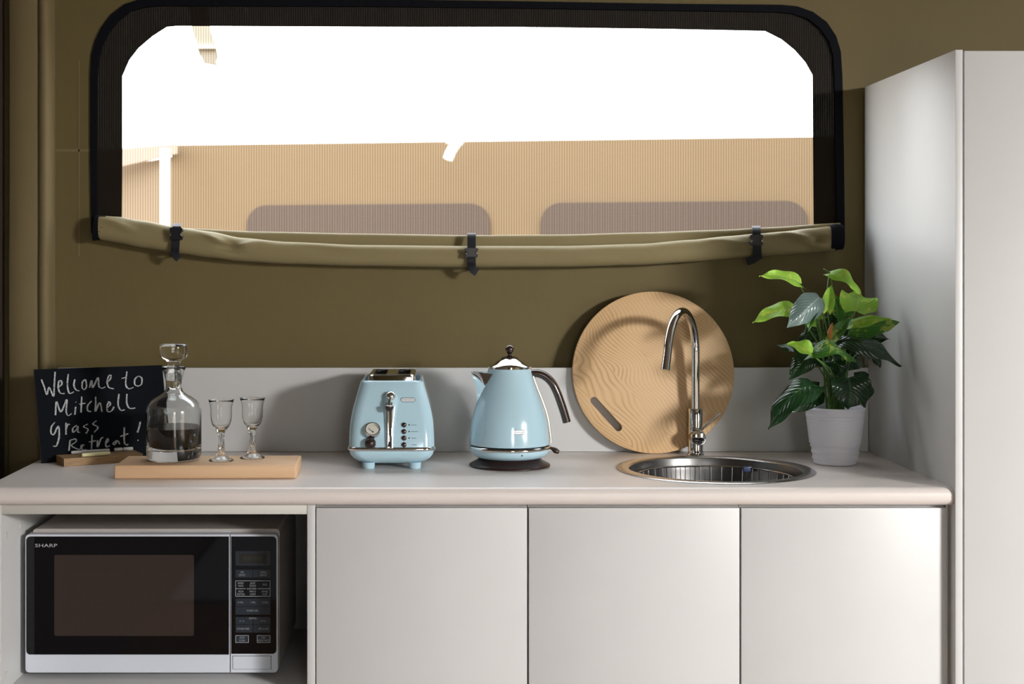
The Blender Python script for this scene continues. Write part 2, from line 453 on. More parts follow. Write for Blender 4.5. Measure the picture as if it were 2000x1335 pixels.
# canvas sleeve over the corner pole
b = new()
D = 3.615
prof = [(X(17, D), DW), (X(17, D), D), (X(20, D), D-.004), (X(46, D), D-.007), (X(70, D), D-.006), (X(73, D), D-.0045), (X(75, D), D-.004), (X(80, D), D-.012), (X(87, D), D-.016),
        (X(94, D), D-.013), (X(98, D), D-.004), (X(100, D), D+.012), (X(100, D), DW)]
prev = None
for k in range(40):
    z = 0.0+k*2.4/39
    cur = ring(b, [(x+.0015*noise.noise(Vector((x*3, 0, z*5))), y+.003*noise.noise(Vector((x*8, 3, z*3.3))), z) for x, y in prof])
    if prev: skin(b, prev, cur, closed=False)
    prev = cur
struct('trim_1', b, 'canvas_sleeve', angle=60)

# ------------------------------------------------------------------ outside the window
def neighbour():
    A = P(335, 283, 7.25); Bp = P(1950, 262, 6.45)
    r = root('neighbouring_tent', 'khaki canvas tent with dark mesh windows, seen through the insect screen', 'tent', (A.x, A.y, 0))
    u = (Bp-A); L = Vector((u.x, u.y, 0)).length; ux = Vector((u.x, u.y, 0))/L; nrm = Vector((-ux.y, ux.x, 0))
    def f(s, z, d): return Vector((A.x, A.y, 0))+ux*s+nrm*d+Vector((0, 0, z))
    def hit(px, py):   # pixel on the wall plane
        dx = (px-VX)/F; dz = -(py-VY)/F
        # A.xy + ux*s = t*(dx,1)
        t = (A.x*ux.y-A.y*ux.x)/(dx*ux.y-ux.x); p = Vector((dx*t, t, EYE+dz*t))
        return ((Vector((p.x, p.y, 0))-Vector((A.x, A.y, 0))).dot(ux), p.z)
    zt = (A.z+Bp.z)/2
    wins = []
    for (a0, a1, yt) in ((483, 957, 399), (1056, 1578, 394)):
        s0, z0 = hit(a0, yt); s1, z1 = hit(a1, yt)
        wins.append(rrect(s0, s1, z0-.75, (z0+z1)/2, .10, 6))
    bm = new(); prism(bm, [(0, -.1), (L, -.1), (L, Bp.z), (0, A.z)], [], f, 0, .02)
    # side wall running back from the left corner
    C = P(150, 340, 9.2)
    q = [bm.verts.new(v) for v in ((A.x, A.y, -.1), (A.x, A.y, A.z-.06), (C.x, C.y, C.z), (C.x, C.y, -.1))]; bm.faces.new(q)
    obj('canvas_wall', bm, 'khaki_out', r, smooth=False)
    for w in wins:
        bm = new(); prism(bm, w, [], f, -.012, -.001); obj('mesh_window', bm, 'far_mesh', r, smooth=False)
    # fly edge over the left end
    bm = new(); e1, e2 = P(345, 281, 7.1), P(150, 296, 8.4)
    e1b, e2b = P(345, 300, 7.1), P(150, 345, 8.4)
    q = ring(bm, [e1, e2, e2b, e1b]); bm.faces.new(q)
    q2 = ring(bm, [v+Vector((0, .03, 0)) for v in (e1, e2, e2b, e1b)]); bm.faces.new(q2); skin(bm, q, q2)
    obj('fly_edge', bm, 'pinkish_out', r, smooth=False, label='pale fly sheet edge')
    bm = new(); p = P(322.5, 290, 6.95)
    tube(bm, [Vector((p.x, p.y, -.1)), Vector((p.x, p.y, p.z-.0))], .024, 16); obj('pole', bm, 'white_outdoor', r, label='white steel pole')
    bm = new(); c = P(883, 297, 6.75)
    tube(bm, catmull([c+Vector((-.02, -.03, -.035)), c+Vector((-.005, -.04, 0)), c+Vector((.02, -.03, .04)), c+Vector((.03, .02, .05))], 5), .024, 12)
    tube(bm, [c+Vector((-.03, .02, .052)), c+Vector((.055, .02, .052))], .012, 10)
    obj('ratchet_clamp', bm, 'white_outdoor', r, label='white clamp on the wall top')
neighbour()
# webbing strap that hangs from the fly rail outside
r = root('fly_rail', 'pale webbing strap hanging from a rail outside the window', 'strap', (P(390, 0, 4.3).x, 4.3, 2.2))
b = new(); tube(b, [Vector((-1.5, 4.3, 2.26)), Vector((2.2, 4.3, 2.26))], .015, 10); obj('rail', b, 'white_outdoor', r)
b = new()
pts = [Vector((X(380, 4.3), 4.3, 2.25)), P(392, 50, 4.3), P(402, 85, 4.3), P(411, 126, 4.3)]
pts = catmull(pts, 5); pv = None
for i, p in enumerate(pts):
    w = .028 if i < len(pts)-2 else .020
    cur = ring(b, [p+Vector((-w, -.003, .005)), p+Vector((w, -.003, -.003)), p+Vector((w, .003, -.003)), p+Vector((-w, .003, .005))])
    if pv: skin(b, pv, cur)
    else: b.faces.new(cur)
    pv = cur
b.faces.new(pv); obj('strap_tail', b, 'pale_strap', r)
b = new(); c = P(402, 92, 4.295); box(b, c.x-.038, c.x+.038, c.y-.008, c.y+.004, c.z-.006, c.z+.006, .002); obj('strap_slider', b, 'white_outdoor', r)

# ------------------------------------------------------------------ rolled window flap
FT = [(196, 421, 468), (230, 423, 474), (280, 431, 484), (350, 444, 495), (410, 452, 503), (470, 464, 510), (560, 472, 515), (700, 478, 519), (910, 480, 522), (1100, 480, 521),
      (1250, 476, 517), (1350, 468, 511), (1420, 461, 505), (1480, 456, 500), (1530, 452, 497), (1580, 446, 493), (1628, 441, 489)]
def interp(tab, x):
    if x <= tab[0][0]: return tab[0][1:]
    for a, c in zip(tab, tab[1:]):
        if x <= c[0]:
            t = (x-a[0])/(c[0]-a[0]); t2 = t*t*(3-2*t)*.5+t*.5
            return tuple(a[i]+(c[i]-a[i])*t2 for i in range(1, len(a)))
    return tab[-1][1:]
def crease(x, v, pts):
    s = 0
    for (cx, cv, wx, wv, amp, slope) in pts:
        dx = x-cx; dv = (v-cv)-slope*dx
        s += amp*math.exp(-(dx/wx)**2-(dv/wv)**2)
    return s*max(0, min(1, (1620-x)/22))
CR = [(452, .50, 22, .16, -.013, 0), (430, .30, 26, .13, .008, .006), (478, .32, 26, .13, .008, -.008), (240, .3, 30, .12, .005, .004), (1600, .52, 26, .14, -.014, 0),
      (1560, .30, 45, .12, .010, .010), (1618, .25, 16, .2, .009, -.02), (1425, .3, 40, .14, .006, .006), (1445, .55, 40, .16, -.006, .008), (1530, .5, 60, .2, -.004, .006),
      (640, .35, 60, .2, -.003, .002), (1590, .75, 30, .12, .004, .01)]
flap = root('window_flap', 'tan canvas flap rolled up along the bottom of the window', 'window flap', (0, 3.62, 1.4))
def rollmesh(tab, dc, th, n=96, seg=28, cr=None, x0=None, x1=None, shrink=1.0):
    bm = new(); prev = None
    x0 = tab[0][0] if x0 is None else x0; x1 = tab[-1][0] if x1 is None else x1
    for i in range(n+1):
        px = x0+(x1-x0)*i/n
        yt, yb = interp(tab, px); cy = (yt+yb)/2; h = (yb-yt)/2*shrink
        pts = []
        for k in range(seg):
            a = 2*PI*k/seg
            ca, sa = math.cos(a), math.sin(a)
            yy = cy-h*math.copysign(abs(sa)**.8, sa)
            dd = dc-th*math.copysign(abs(ca)**.75, ca)
            v = (yy-yt)/(yb-yt)
            if cr and ca > -.2: dd -= 1.5*crease(px, v, cr)*min(1, (ca+.2)*1.5)
            dd += .0015*noise.noise(Vector((px*.012, yy*.05, 1)))
            pts.append(P(px, yy, dc)+Vector((0, dd-dc, 0)))
        cur = ring(bm, pts)
        if prev: skin(bm, prev, cur)
        else: bm.faces.new(cur)
        prev = cur
    bm.faces.new(prev); return bm
obj('canvas_roll', rollmesh(FT, 3.614, .025, n=220, seg=40, cr=CR), 'canvas_flap', flap, angle=80)
BT = [(300, 446, 470), (350, 445, 475), (500, 452, 485), (700, 456, 490), (910, 459, 492), (1100, 458, 492), (1250, 454, 486), (1400, 449, 476), (1500, 444, 468), (1640, 435, 455)]
obj('inner_fold', rollmesh(BT, 3.636, .010, n=80, seg=16), 'canvas_flap', flap, angle=80)
b = rollmesh([(183, 420, 470), (190, 420, 469), (203, 421, 468.5)], 3.616, .027, n=6, seg=24)
for v in b.verts:   # slanting left end
    v.co.x += (v.co.z-Z(468, 3.6))*.12
obj('end_binding', b, 'binding', flap, angle=60, label='black end binding')
obj('end_binding', rollmesh([(1619, 440, 488), (1632, 437, 488), (1644, 438, 487)], 3.614, .029, n=8, seg=24), 'binding', flap, angle=60, label='black end binding')

def strap(px, ytop, ybuck, yend, ybot, lean, tailx, label):
    d = 3.570
    r = root('buckle_strap', label, 'strap', (X(px, d), d, Z(ybot, d)), 'buckled straps round the rolled flap')
    w = 8.2
    # webbing: comes from the wall over the roll, down its front and back under
    path = [(ytop, DW-.008), (ytop-1, 3.62), (ytop+3, 3.592), (ybuck, 3.580), ((ybuck+yend)/2, 3.578), (yend, 3.579), (ybot-4, 3.586), (ybot, 3.606), (ybot+1, 3.640), (ybot-1, DW-.001)]
    c = catmull([Vector((0, b_, a_)) for a_, b_ in path], 5)
    bm = new(); prev = None
    for v in c:
        t = (v.z-ytop)/(ybot-ytop); cx = px+lean*t
        p0 = P(cx-w, v.z, v.y); p1 = P(cx+w, v.z, v.y)
        cur = ring(bm, [p0, p1, p1+Vector((0, .0022, 0)), p0+Vector((0, .0022, 0))])
        if prev: skin(bm, prev, cur)
        else: bm.faces.new(cur)
        prev = cur
    bm.faces.new(prev)
    obj('webbing', bm, 'webbing', r, angle=50)
    # side release buckle: body with waisted sides, prongs, ladder
    yb0, yb1 = ybuck, ybuck+(yend-ybuck)*.62
    cx = px+lean*.35; dB = 3.566
    def q(u, v, dd): return P(cx+u, yb0+(yb1-yb0)*v, dB)+Vector((0, dd, 0))
    outl = [(-11, 0), (11, 0), (12.5, .12), (12, .28), (9, .38), (8.2, .55), (9.5, .66), (12, .72), (12.5, .86), (11, 1), (-11, 1), (-12.5, .86), (-12, .72), (-9.5, .66), (-8.2, .55), (-9, .38), (-12, .28), (-12.5, .12)]
    bm = new(); prism(bm, outl, [], q, 0, .012)
    bmesh.ops.bevel(bm, geom=[e for e in bm.edges if len(e.link_faces) == 2 and e.calc_face_angle(0) > .6], offset=.0012, segments=2, affect='EDGES')
    bk = obj('buckle', bm, 'buckle', r, angle=50)
    bm = new()
    for s in (-1, 1):
        tube(bm, catmull([q(s*11.5, .30, -.001), q(s*8.8, .42, -.001), q(s*8.2, .56, -.001), q(s*11.5, .69, -.001)], 4), .0013, 6)
    tube(bm, [q(-9, .93, -.001), q(9, .93, -.001)], .0012, 6)
    obj('release_prong', bm, 'buckle', bk)
    # loose tail
    bm = new(); prev = None
    tp = catmull([P(px+lean*.8, yend, 3.574), P(px+lean, ybot-6, 3.580), P(px+lean+tailx*.35, ybot+1, 3.586), P(px+lean+tailx, ybot+6, 3.592)], 5)
    for i, p in enumerate(tp):
        t = (tp[min(i+1, len(tp)-1)]-tp[max(i-1, 0)]).normalized(); sd = t.cross(Vector((0, 1, 0))).normalized()*.0100
        cur = ring(bm, [p-sd, p+sd, p+sd+Vector((0, .002, 0)), p-sd+Vector((0, .002, 0))])
        if prev: skin(bm, prev, cur)
        else: bm.faces.new(cur)
        prev = cur
    bm.faces.new(prev); obj('strap_tail', bm, 'webbing', r, angle=50)
strap(345, 437, 444, 484, 499, -4, 9, 'black buckled strap nearest the left end of the rolled flap')
strap(921, 456, 484, 514, 526, 0, 11, 'black buckled strap at the middle of the rolled flap, above the kettle')
strap(1477, 442, 458, 492, 505, 3, -22, 'black buckled strap near the right end of the rolled flap, above the plant')

# ------------------------------------------------------------------ bench: worktop, upstand, cabinets
NF = 3.020; BK = 3.626
WX0, WX1 = -.956, 1.1062
SINK = (.6545, 3.297)
b = new()
rr = .0165; th = .0375
prof = []
for i in range(9):
    a = PI/2*i/8; prof.append((NF+rr-rr*math.sin(a), TOP-rr+rr*math.cos(a)))
for i in range(9):
    a = PI/2*i/8; prof.append((NF+rr-rr*math.cos(a), TOP-th+rr-rr*math.sin(a)))
prof += [(BK, TOP-th), (BK, TOP)]
hole = circle(SINK[0], SINK[1], .208, 72)
prism(b, [(WX0, NF+rr), (WX1, NF+rr), (WX1, BK), (WX0, BK)], [hole], fXY, TOP, None)
l0 = ring(b, [(WX0, y, z) for y, z in prof]); l1 = ring(b, [(WX1, y, z) for y, z in prof])
skin(b, l0[:-2]+[l0[-2]], l1[:-2]+[l1[-2]], closed=False)
b.faces.new(l0); b.faces.new(l1)
b.faces.new((l0[-1], l0[-2], l1[-2], l1[-1]))
h0 = ring(b, [(x, y, TOP) for x, y in hole]); h1 = ring(b, [(x, y, TOP-th) for x, y in hole]); skin(b, h0, h1)
# bottom face carries the same hole
for f in [f for f in b.faces if all(abs(v.co.z-(TOP-th)) < 1e-6 for v in f.verts)]: b.faces.remove(f)
prism(b, [(WX0, NF+rr), (WX1, NF+rr), (WX1, BK), (WX0, BK)], [hole], fXY, TOP-th, None)
bmesh.ops.remove_doubles(b, verts=b.verts, dist=1e-5)
tag(obj('worktop', b, 'worktop', origin=(.07, 3.3, TOP-th), angle=35), 'long beige laminate worktop with a rounded front edge', 'worktop')
UF = 3.610
b = new(); box(b, -.9525, 1.1062, UF, BK, TOP+.0005, TOP+.213, .0012)
tag(obj('upstand', b, 'laminate', origin=(.07, UF, TOP)), 'low white upstand board along the back of the worktop', 'upstand')

DD = 3.042   # door faces
CT = TOP-th-.0005
SH = .4535
# open unit on the left
r = root('open_cabinet', 'white open shelf unit holding the microwave, left of the three doors', 'cabinet', (-.6, 3.3, 0))
xl0, xl1 = -.955, X(2, DD); xr0, xr1 = X(600, DD), X(615.5, DD)
b = new(); box(b, xl0, xl1, DD, BK-.01, .08, CT, .0008); obj('side_panel', b, 'laminate', r)
b = new(); box(b, xr0, xr1, DD, BK-.01, .08, CT, .0008); obj('side_panel', b, 'laminate', r)
b = new(); box(b, xl1, xr0, DD+.0015, BK-.01, Z(1004, DD), CT, .0008); obj('top_rail', b, 'laminate_edge', r)
b = new(); box(b, xl1, xr0, DD+.012, BK-.01, SH-.018, SH, .0008); obj('shelf', b, 'laminate', r)
b = new(); box(b, xl1, xr0, BK-.022, BK-.0105, SH, Z(1004, DD), 0); obj('back_panel', b, 'laminate', r)
b = new(); box(b, xl1, xr0, DD+.05, DD+.066, .0, SH-.02, 0); obj('lower_panel', b, 'laminate', r)
for dy, z in ((.03, SH+.335), (.03, SH+.035), (.14, SH+.335)):
    b = new(); box(b, xl1-.0002, xl1+.0015, DD+dy, DD+dy+.012, z-.006, z+.006, .001); obj('screw_cap', b, 'laminate_edge', r)
# three door units
edges = [(617.5, 1029.5), (1033, 1444.5), (1448, 1848.5)]
labs = ['white flat door cabinet right beside the microwave opening', 'white flat door cabinet in the middle, below the kettle', 'white flat door cabinet below the sink, against the tall cupboard']
for (a, c), lab in zip(edges, labs):
    x0, x1 = X(a, DD), X(c, DD)
    r = root('base_cabinet', lab, 'cabinet', ((x0+x1)/2, 3.3, 0), 'flat door cabinets under the worktop')
    b = new(); bx0, bx1 = x0-.0012, x1+.0012
    y0 = DD+.020
    # carcass: sides, floor, back, front rail, open above so that the basin can hang in it
    box(b, bx0, bx0+.016, y0, BK-.01, .09, .715 if a > 1440 else CT); box(b, bx1-.016, bx1, y0, BK-.01, .09, .715 if 1000 < a < 1440 else CT)
    box(b, bx0+.016, bx1-.016, y0, BK-.01, .09, .106); box(b, bx0+.016, bx1-.016, BK-.022, BK-.01, .106, CT)
    box(b, bx0+.016, bx1-.016, y0, y0+.016, CT-.03, CT)
    if a > 1440: box(b, bx0, bx0+.016, y0, y0+.028, .715, CT)
    if 1000 < a < 1440: box(b, bx1-.016, bx1, y0, y0+.028, .715, CT)
    obj('carcass', b, 'laminate', r, smooth=False)
    b = new(); box(b, bx0, bx1, DD+.06, DD+.075, 0, .09); obj('kickboard', b, 'laminate', r, smooth=False)
    b = new(); box(b, x0, x1, DD, DD+.018, .095, Z(991.5, DD), .0014)
    obj('door', b, 'laminate', r)
# filler next to the tall cupboard
b = new(); box(b, X(1851, DD), 1.1062, DD+.012, DD+.03, 0, CT)
tag(obj('filler_strip', b, 'laminate_edge', smooth=False, origin=(1.10, DD+.012, 0)), 'narrow filler strip between the sink cabinet and the tall cupboard', 'filler strip')

# tall cupboard
CF = 3.012; CX = 1.107
zt = Z(97, CF)
r = root('tall_cupboard', 'tall white cupboard at the right end of the bench', 'cupboard', (CX+.3, 3.3, 0))
b = new(); box(b, CX, X(1880.5, CF), CF, BK+.02, 0, zt, .001); obj('side_panel', b, 'laminate', r)
b = new(); box(b, X(1880.5, CF)+.0003, CX+.60, CF+.024, BK+.02, 0, zt-.002); obj('carcass', b, 'laminate', r, smooth=False)
b = new(); box(b, CX+.6003, CX+.616, CF, BK+.02, 0, zt, .001); obj('side_panel', b, 'laminate', r)
b = new(); box(b, X(1884, CF), CX+.598, CF+.001, CF+.019, .1, Z(99, CF), .0014); obj('door', b, 'laminate', r)

# ------------------------------------------------------------------ microwave
MD = 3.17
def mz(py): return Z(py, MD)
def mx(px): return X(px, MD)
mw = root('microwave', 'white microwave oven with black glass door in the open cabinet', 'microwave', (mx(296), 3.36, SH))
b = new(); prism(b, rrect(mx(57), mx(543), mz(1311), mz(1037), .008), [], fXZ, MD+.030, 3.585)
obj('housing', b, 'grey_metal', mw, label='warm grey metal casing')
def mrr(a, c, y0, y1, r, cor=(1, 1, 1, 1)): return rrect(mx(a), mx(c), mz(y1), mz(y0), r, 6, cor)
b = new(); prism(b, mrr(49, 448.3, 1043.5, 1313, .009, (0, 1, 1, 0)), [], fXZ, MD, MD+.03)
bmesh.ops.bevel(b, geom=[e for e in b.edges if len(e.link_faces) == 2 and e.calc_face_angle(0) > .9], offset=.0015, segments=2, affect='EDGES')
door = obj('door', b, 'white_plastic', mw, label='white framed door')
b = new(); prism(b, mrr(51.5, 447.2, 1047, 1277.5, .009, (0, 1, 1, 0)), [mrr(106, 379, 1083, 1241, .004)], fXZ, MD-.0006, MD+.001)
obj('door_glass', b, 'black_glass', door, smooth=False, label='glossy black glass')
# perforated viewing window, brownish
m = Mt('window_perforation', rough=.05, coat=.4, coatr=.02)
v = m.map(); w = m.math('MULTIPLY', m.wave(v, 150, 0, axis='X'), m.wave(v, 150, 0, axis='Z'))
m.color(m.ramp(w, [(0, (.044, .031, .026)), (1, (.014, .010, .009))])); M['mw_win'] = m.m
b = new(); prism(b, mrr(106, 379, 1083, 1241, .004), [], fXZ, MD-.0003, MD+.001); obj('viewing_window', b, 'mw_win', door, smooth=False, label='brownish perforated window')
text('brand_lettering', 'SHARP', .0075, .0495, (mx(90.5), MD-.0009, mz(1064.5)), 'print_light', door)
b = new(); prism(b, mrr(449.6, 542.5, 1043.5, 1313, .009, (1, 0, 0, 1)), [], fXZ, MD, MD+.03)
bmesh.ops.bevel(b, geom=[e for e in b.edges if len(e.link_faces) == 2 and e.calc_face_angle(0) > .9], offset=.0015, segments=2, affect='EDGES')
cp = obj('control_panel', b, 'white_plastic', mw)
b = new(); prism(b, mrr(451.8, 540, 1047, 1276, .009, (1, 0, 0, 1)), [], fXZ, MD-.0006, MD+.001); obj('panel_glass', b, 'black_glass', cp, smooth=False, label='glossy black glass')
def plate(name, a, c, y0, y1, mat, dz=.0009, par=cp):
    bm = new(); prism(bm, mrr(a, c, y0, y1, .0008), [], fXZ, MD-dz, MD); return obj(name, bm, mat, par, smooth=False)
plate('display_surround', 460, 528, 1075.5, 1104, 'keypad')
plate('display', 467, 520, 1080, 1100, 'dark', .0012)
M['seg'] = plain('dim_green_segments', (.020, .028, .008), .5)
text('display_digits', '88:88', .010, .040, (mx(493.5), MD-.0014, mz(1090)), 'seg', cp)
for a, c, y0, y1 in ((460, 493.5, 1112, 1127), (494.5, 528, 1112, 1127), (460, 528, 1168, 1183.5), (460, 528, 1184.3, 1199.5), (460, 493.5, 1204, 1218.5), (494.5, 528, 1204, 1218.5),
                     (460, 493.5, 1219.2, 1234.5), (494.5, 528, 1219.2, 1234.5), (460.8, 485.2, 1240.5, 1253.5), (502.8, 527.2, 1240.5, 1253.5)):
    plate('key', a, c, y0, y1, 'keypad')
def outline(a, c, y0, y1, t=.8):
    bm = new(); prism(bm, mrr(a, c, y0, y1, .0008), [mrr(a+t, c-t, y0+t, y1-t, .0005)], fXZ, MD-.0011, MD-.0002); obj('key_outline', bm, 'print_light', cp, smooth=False)
outline(460, 528, 1133, 1164); outline(460, 486, 1239.7, 1254.3); outline(502, 528, 1239.7, 1254.3)
b = new(); box(b, mx(460.5), mx(480), MD-.0011, MD-.0002, mz(1149.2), mz(1148.4)); obj('divider_line', b, 'print_light', cp, smooth=False)
b = new(); box(b, mx(504), mx(527.5), MD-.0011, MD-.0002, mz(1149.2), mz(1148.4)); obj('divider_line', b, 'print_light', cp, smooth=False)
for s, cx, cy, w in (('TIME\nDEFROST', 473, 1119.5, 13), ('EXPRESS\nDEFROST', 515, 1119.5, 14), ('BAKED\nPASTA', 470.5, 1140.5, 11), ('JACKET\nPOTATO', 494, 1140.5, 12), ('RICE', 517.5, 1140.5, 8),
                     ('FROZEN\nVEGETABLES', 470.5, 1156.8, 15), ('FISH &\nCHIPS', 494, 1156.8, 12), ('DINNER\nPLATE', 517.5, 1156.8, 12), ('AUTO MENU', 492, 1148.8, 19),
                     ('10 MIN.', 470, 1175.5, 12), ('1 MIN.', 494.5, 1175.5, 10), ('10 SEC.', 518.5, 1175.5, 12), ('POWER LEVEL', 493.5, 1191.5, 23), ('LESS/MORE', 494, 1206.5, 15),
                     ('(-)', 472.5, 1212, 9), ('(+)', 514.5, 1212, 9), ('KITCHEN TIMER', 475, 1227, 24), ('SET CLOCK', 515, 1227, 19), ('STOP\nCLEAR', 473, 1247, 12), ('START\nINSTANT MINUTE', 515, 1247, 22)):
    two = '\n' in s
    text('key_lettering', s, .0105 if two else .0042, w*MD/F, (mx(cx), MD-.0014, mz(cy)), 'print_dim', cp)
b = new(); prism(b, mrr(455, 529, 1280.5, 1305.5, .001), [], fXZ, MD-.0012, MD+.001); obj('door_button', b, 'white_plastic', cp, smooth=False)
b = new(); prism(b, mrr(454, 530, 1279.7, 1306.3, .001), [mrr(455, 529, 1280.5, 1305.5, .001)], fXZ, MD-.0003, MD+.001); obj('button_gap', b, 'print_dark', cp, smooth=False)
for px, dy in ((137, .06), (478, .06), (137, .36), (478, .36)):
    b = new(); z1 = mz(1311)+.002; lathe(b, [(0, SH+.0003), (.011, SH+.0003), (.013, z1), (0, z1)], (mx(px), MD+dy, 0), 20); obj('foot', b, 'brown', mw)

# ------------------------------------------------------------------ serving board with decanter and glasses
SBT = TOP+.0306
r = Vector((-.5055, 3.231, TOP))
b = new(); box(b, -.2015, .2015, -.0805, .0805, 0.0003, .0306, .004, 3)
bmesh.ops.rotate(b, cent=(0, 0, 0), matrix=Matrix.Rotation(math.radians(1.2), 3, 'Z'), verts=b.verts)
for v in b.verts: v.co += r
sb = tag(obj('serving_board', b, 'beech', origin=tuple(r)), 'pale rectangular wooden board carrying the decanter and glasses', 'serving board')
DC = (X(339.5, 3.237), 3.237, SBT+.0003)
dec = root('decanter', 'glass decanter half full of dark liquor with a round stopper', 'decanter', DC)
mm = .001165
out_prof = [(0, .002), (.030, .001), (.052, 0), (.0585, .003), (.0615, .010), (.0622, .025), (.0622, .110), (.0612, .119), (.0575, .128), (.050, .136), (.040, .143), (.029, .149), (.0215, .155), (.0185, .162), (.0178, .169),
            (.0186, .180), (.0215, .193), (.0252, .204), (.0283, .2115)]
in_prof = [(.0268, .2112), (.0238, .203), (.0200, .192), (.0168, .180), (.0158, .169), (.0165, .162), (.0195, .156), (.028, .1485), (.039, .1415), (.049, .134), (.0560, .126), (.0590, .118), (.0598, .109),
           (.0596, .034), (.056, .026), (.044, .023), (.028, .028), (.012, .034), (0, .036)]
b = new(); lathe(b, out_prof+in_prof, DC, 72, wob=lambda a, h: 1+(.012*math.sin(5*a)*math.exp(-((h-.016)/.010)**2)))
obj('glass_body', b, 'glass', dec, angle=80)
b = new(); lv = .074
lathe(b, [(0, .0365), (.012, .0345), (.028, .0285), (.044, .0235), (.0555, .0265), (.0592, .0345), (.0592, lv), (0, lv)], DC, 72); obj('liquor', b, 'liquor', dec, angle=30, label='dark liquor')
b = new()
lathe(b, [(0, .160), (.008, .1612), (.0135, .166), (.0160, .172), (.0172, .181), (.0182, .190), (.0165, .199), (.0150, .208), (.0140, .218), (.0150, .2225), (.0195, .228), (.0270, .2315), (.0308, .236),
          (.0312, .258), (.0300, .2625), (.0270, .264), (0, .2635)], DC, 48)
obj('stopper', b, 'glass', dec, angle=50)

g = (X(432, 3.216), 3.216, SBT+.0003)
gl = root('sherry_glass', 'small stemmed glass beside the decanter, nearer to it of the two', 'glass', g, 'stemmed glasses on the serving board')
s = .001158
b = new()
lathe(b, [(0, .001), (.016, .0), (.0272, .0), (.0280, .0018), (.0262, .0042), (.0180, .0070), (.0105, .012)], g, 40, wob=lambda a, h: 1+.02*math.sin(8*a))
zz = [.012, .018, .026, .036, .046, .054, .060, .064]; rad = [.0105, .0082, .0070, .0062, .0058, .0058, .0066, .0078]
pv = None
for z, rr_ in zip(catmull([Vector((q, 0, w)) for q, w in zip(rad, zz)], 4), [0]*99):
    rad_, hh = z.x, z.z
    cur = ring(b, [Vector(g)+Vector((rad_*(1+.16*math.cos(5*a+hh*130))*math.cos(a), rad_*(1+.16*math.cos(5*a+hh*130))*math.sin(a), hh)) for a in [2*PI*i/40 for i in range(40)]])
    if pv: skin(b, pv, cur)
    pv = cur
bowl_o = [(.0078, .064), (.0095, .068), (.0150, .074), (.0205, .083), (.0235, .094), (.0243, .104), (.0240, .114), (.0248, .124), (.0272, .133), (.0290, .1385)]
bowl_i = [(.0279, .1386), (.0262, .133), (.0238, .124), (.0229, .114), (.0231, .104), (.0222, .095), (.0192, .085), (.0140, .077), (.006, .0735), (0, .073)]
lathe(b, bowl_o+bowl_i, g, 40)
bmesh.ops.remove_doubles(b, verts=b.verts, dist=2e-5)
obj('stem_and_bowl', b, 'thin_glass', gl, angle=80)
gd = 3.2587
dup(gl, (X(493, gd), gd, SBT+.0003), 'small stemmed glass at the right, farther from the decanter')

# ------------------------------------------------------------------ chalkboard, stand, chalk
BL = P(81, 905, 3.394); BL.z = TOP+.0009
ang = math.radians(28.5)
bu = Vector((math.cos(ang), math.sin(ang), 0)); Lb = .318
bv_ = Vector((math.sin(ang)*-.12, math.cos(ang)*.12, 1)).normalized(); bn = bu.cross(bv_).normalized()
if bn.y > 0: bn = -bn
Hb = .2235
tilt = math.radians(-1.6)   # board sits slightly askew
def brd(s, t, off): return BL+bu*s+bv_*t-bn*(off)+Vector((-.012*t/Hb, 0, 0))
cb = root('chalkboard', 'black chalkboard with a handwritten white welcome message', 'chalkboard', BL)
b = new()
q = [[b.verts.new(brd(s_, t_, o_)) for s_, t_ in ((0, 0), (Lb, 0), (Lb, Hb), (0, Hb))] for o_ in (0, .004)]
f = b.faces.new(q[0]); f.material_index = 0
b.faces.new(q[1]).material_index = 1
for f in skin(b, q[0], q[1]): f.material_index = 1
obj('board', b, ['slate', 'board_edge'], cb, smooth=False)
def to_board(cx, cy):
    px = 60+cx/5.804; py = 700+cy/5.804
    dr = Vector(((px-VX)/F, 1, -(py-VY)/F)); o0 = Vector((0, 0, EYE))
    t = (BL-o0).dot(bn)/dr.dot(bn); return o0+dr*t
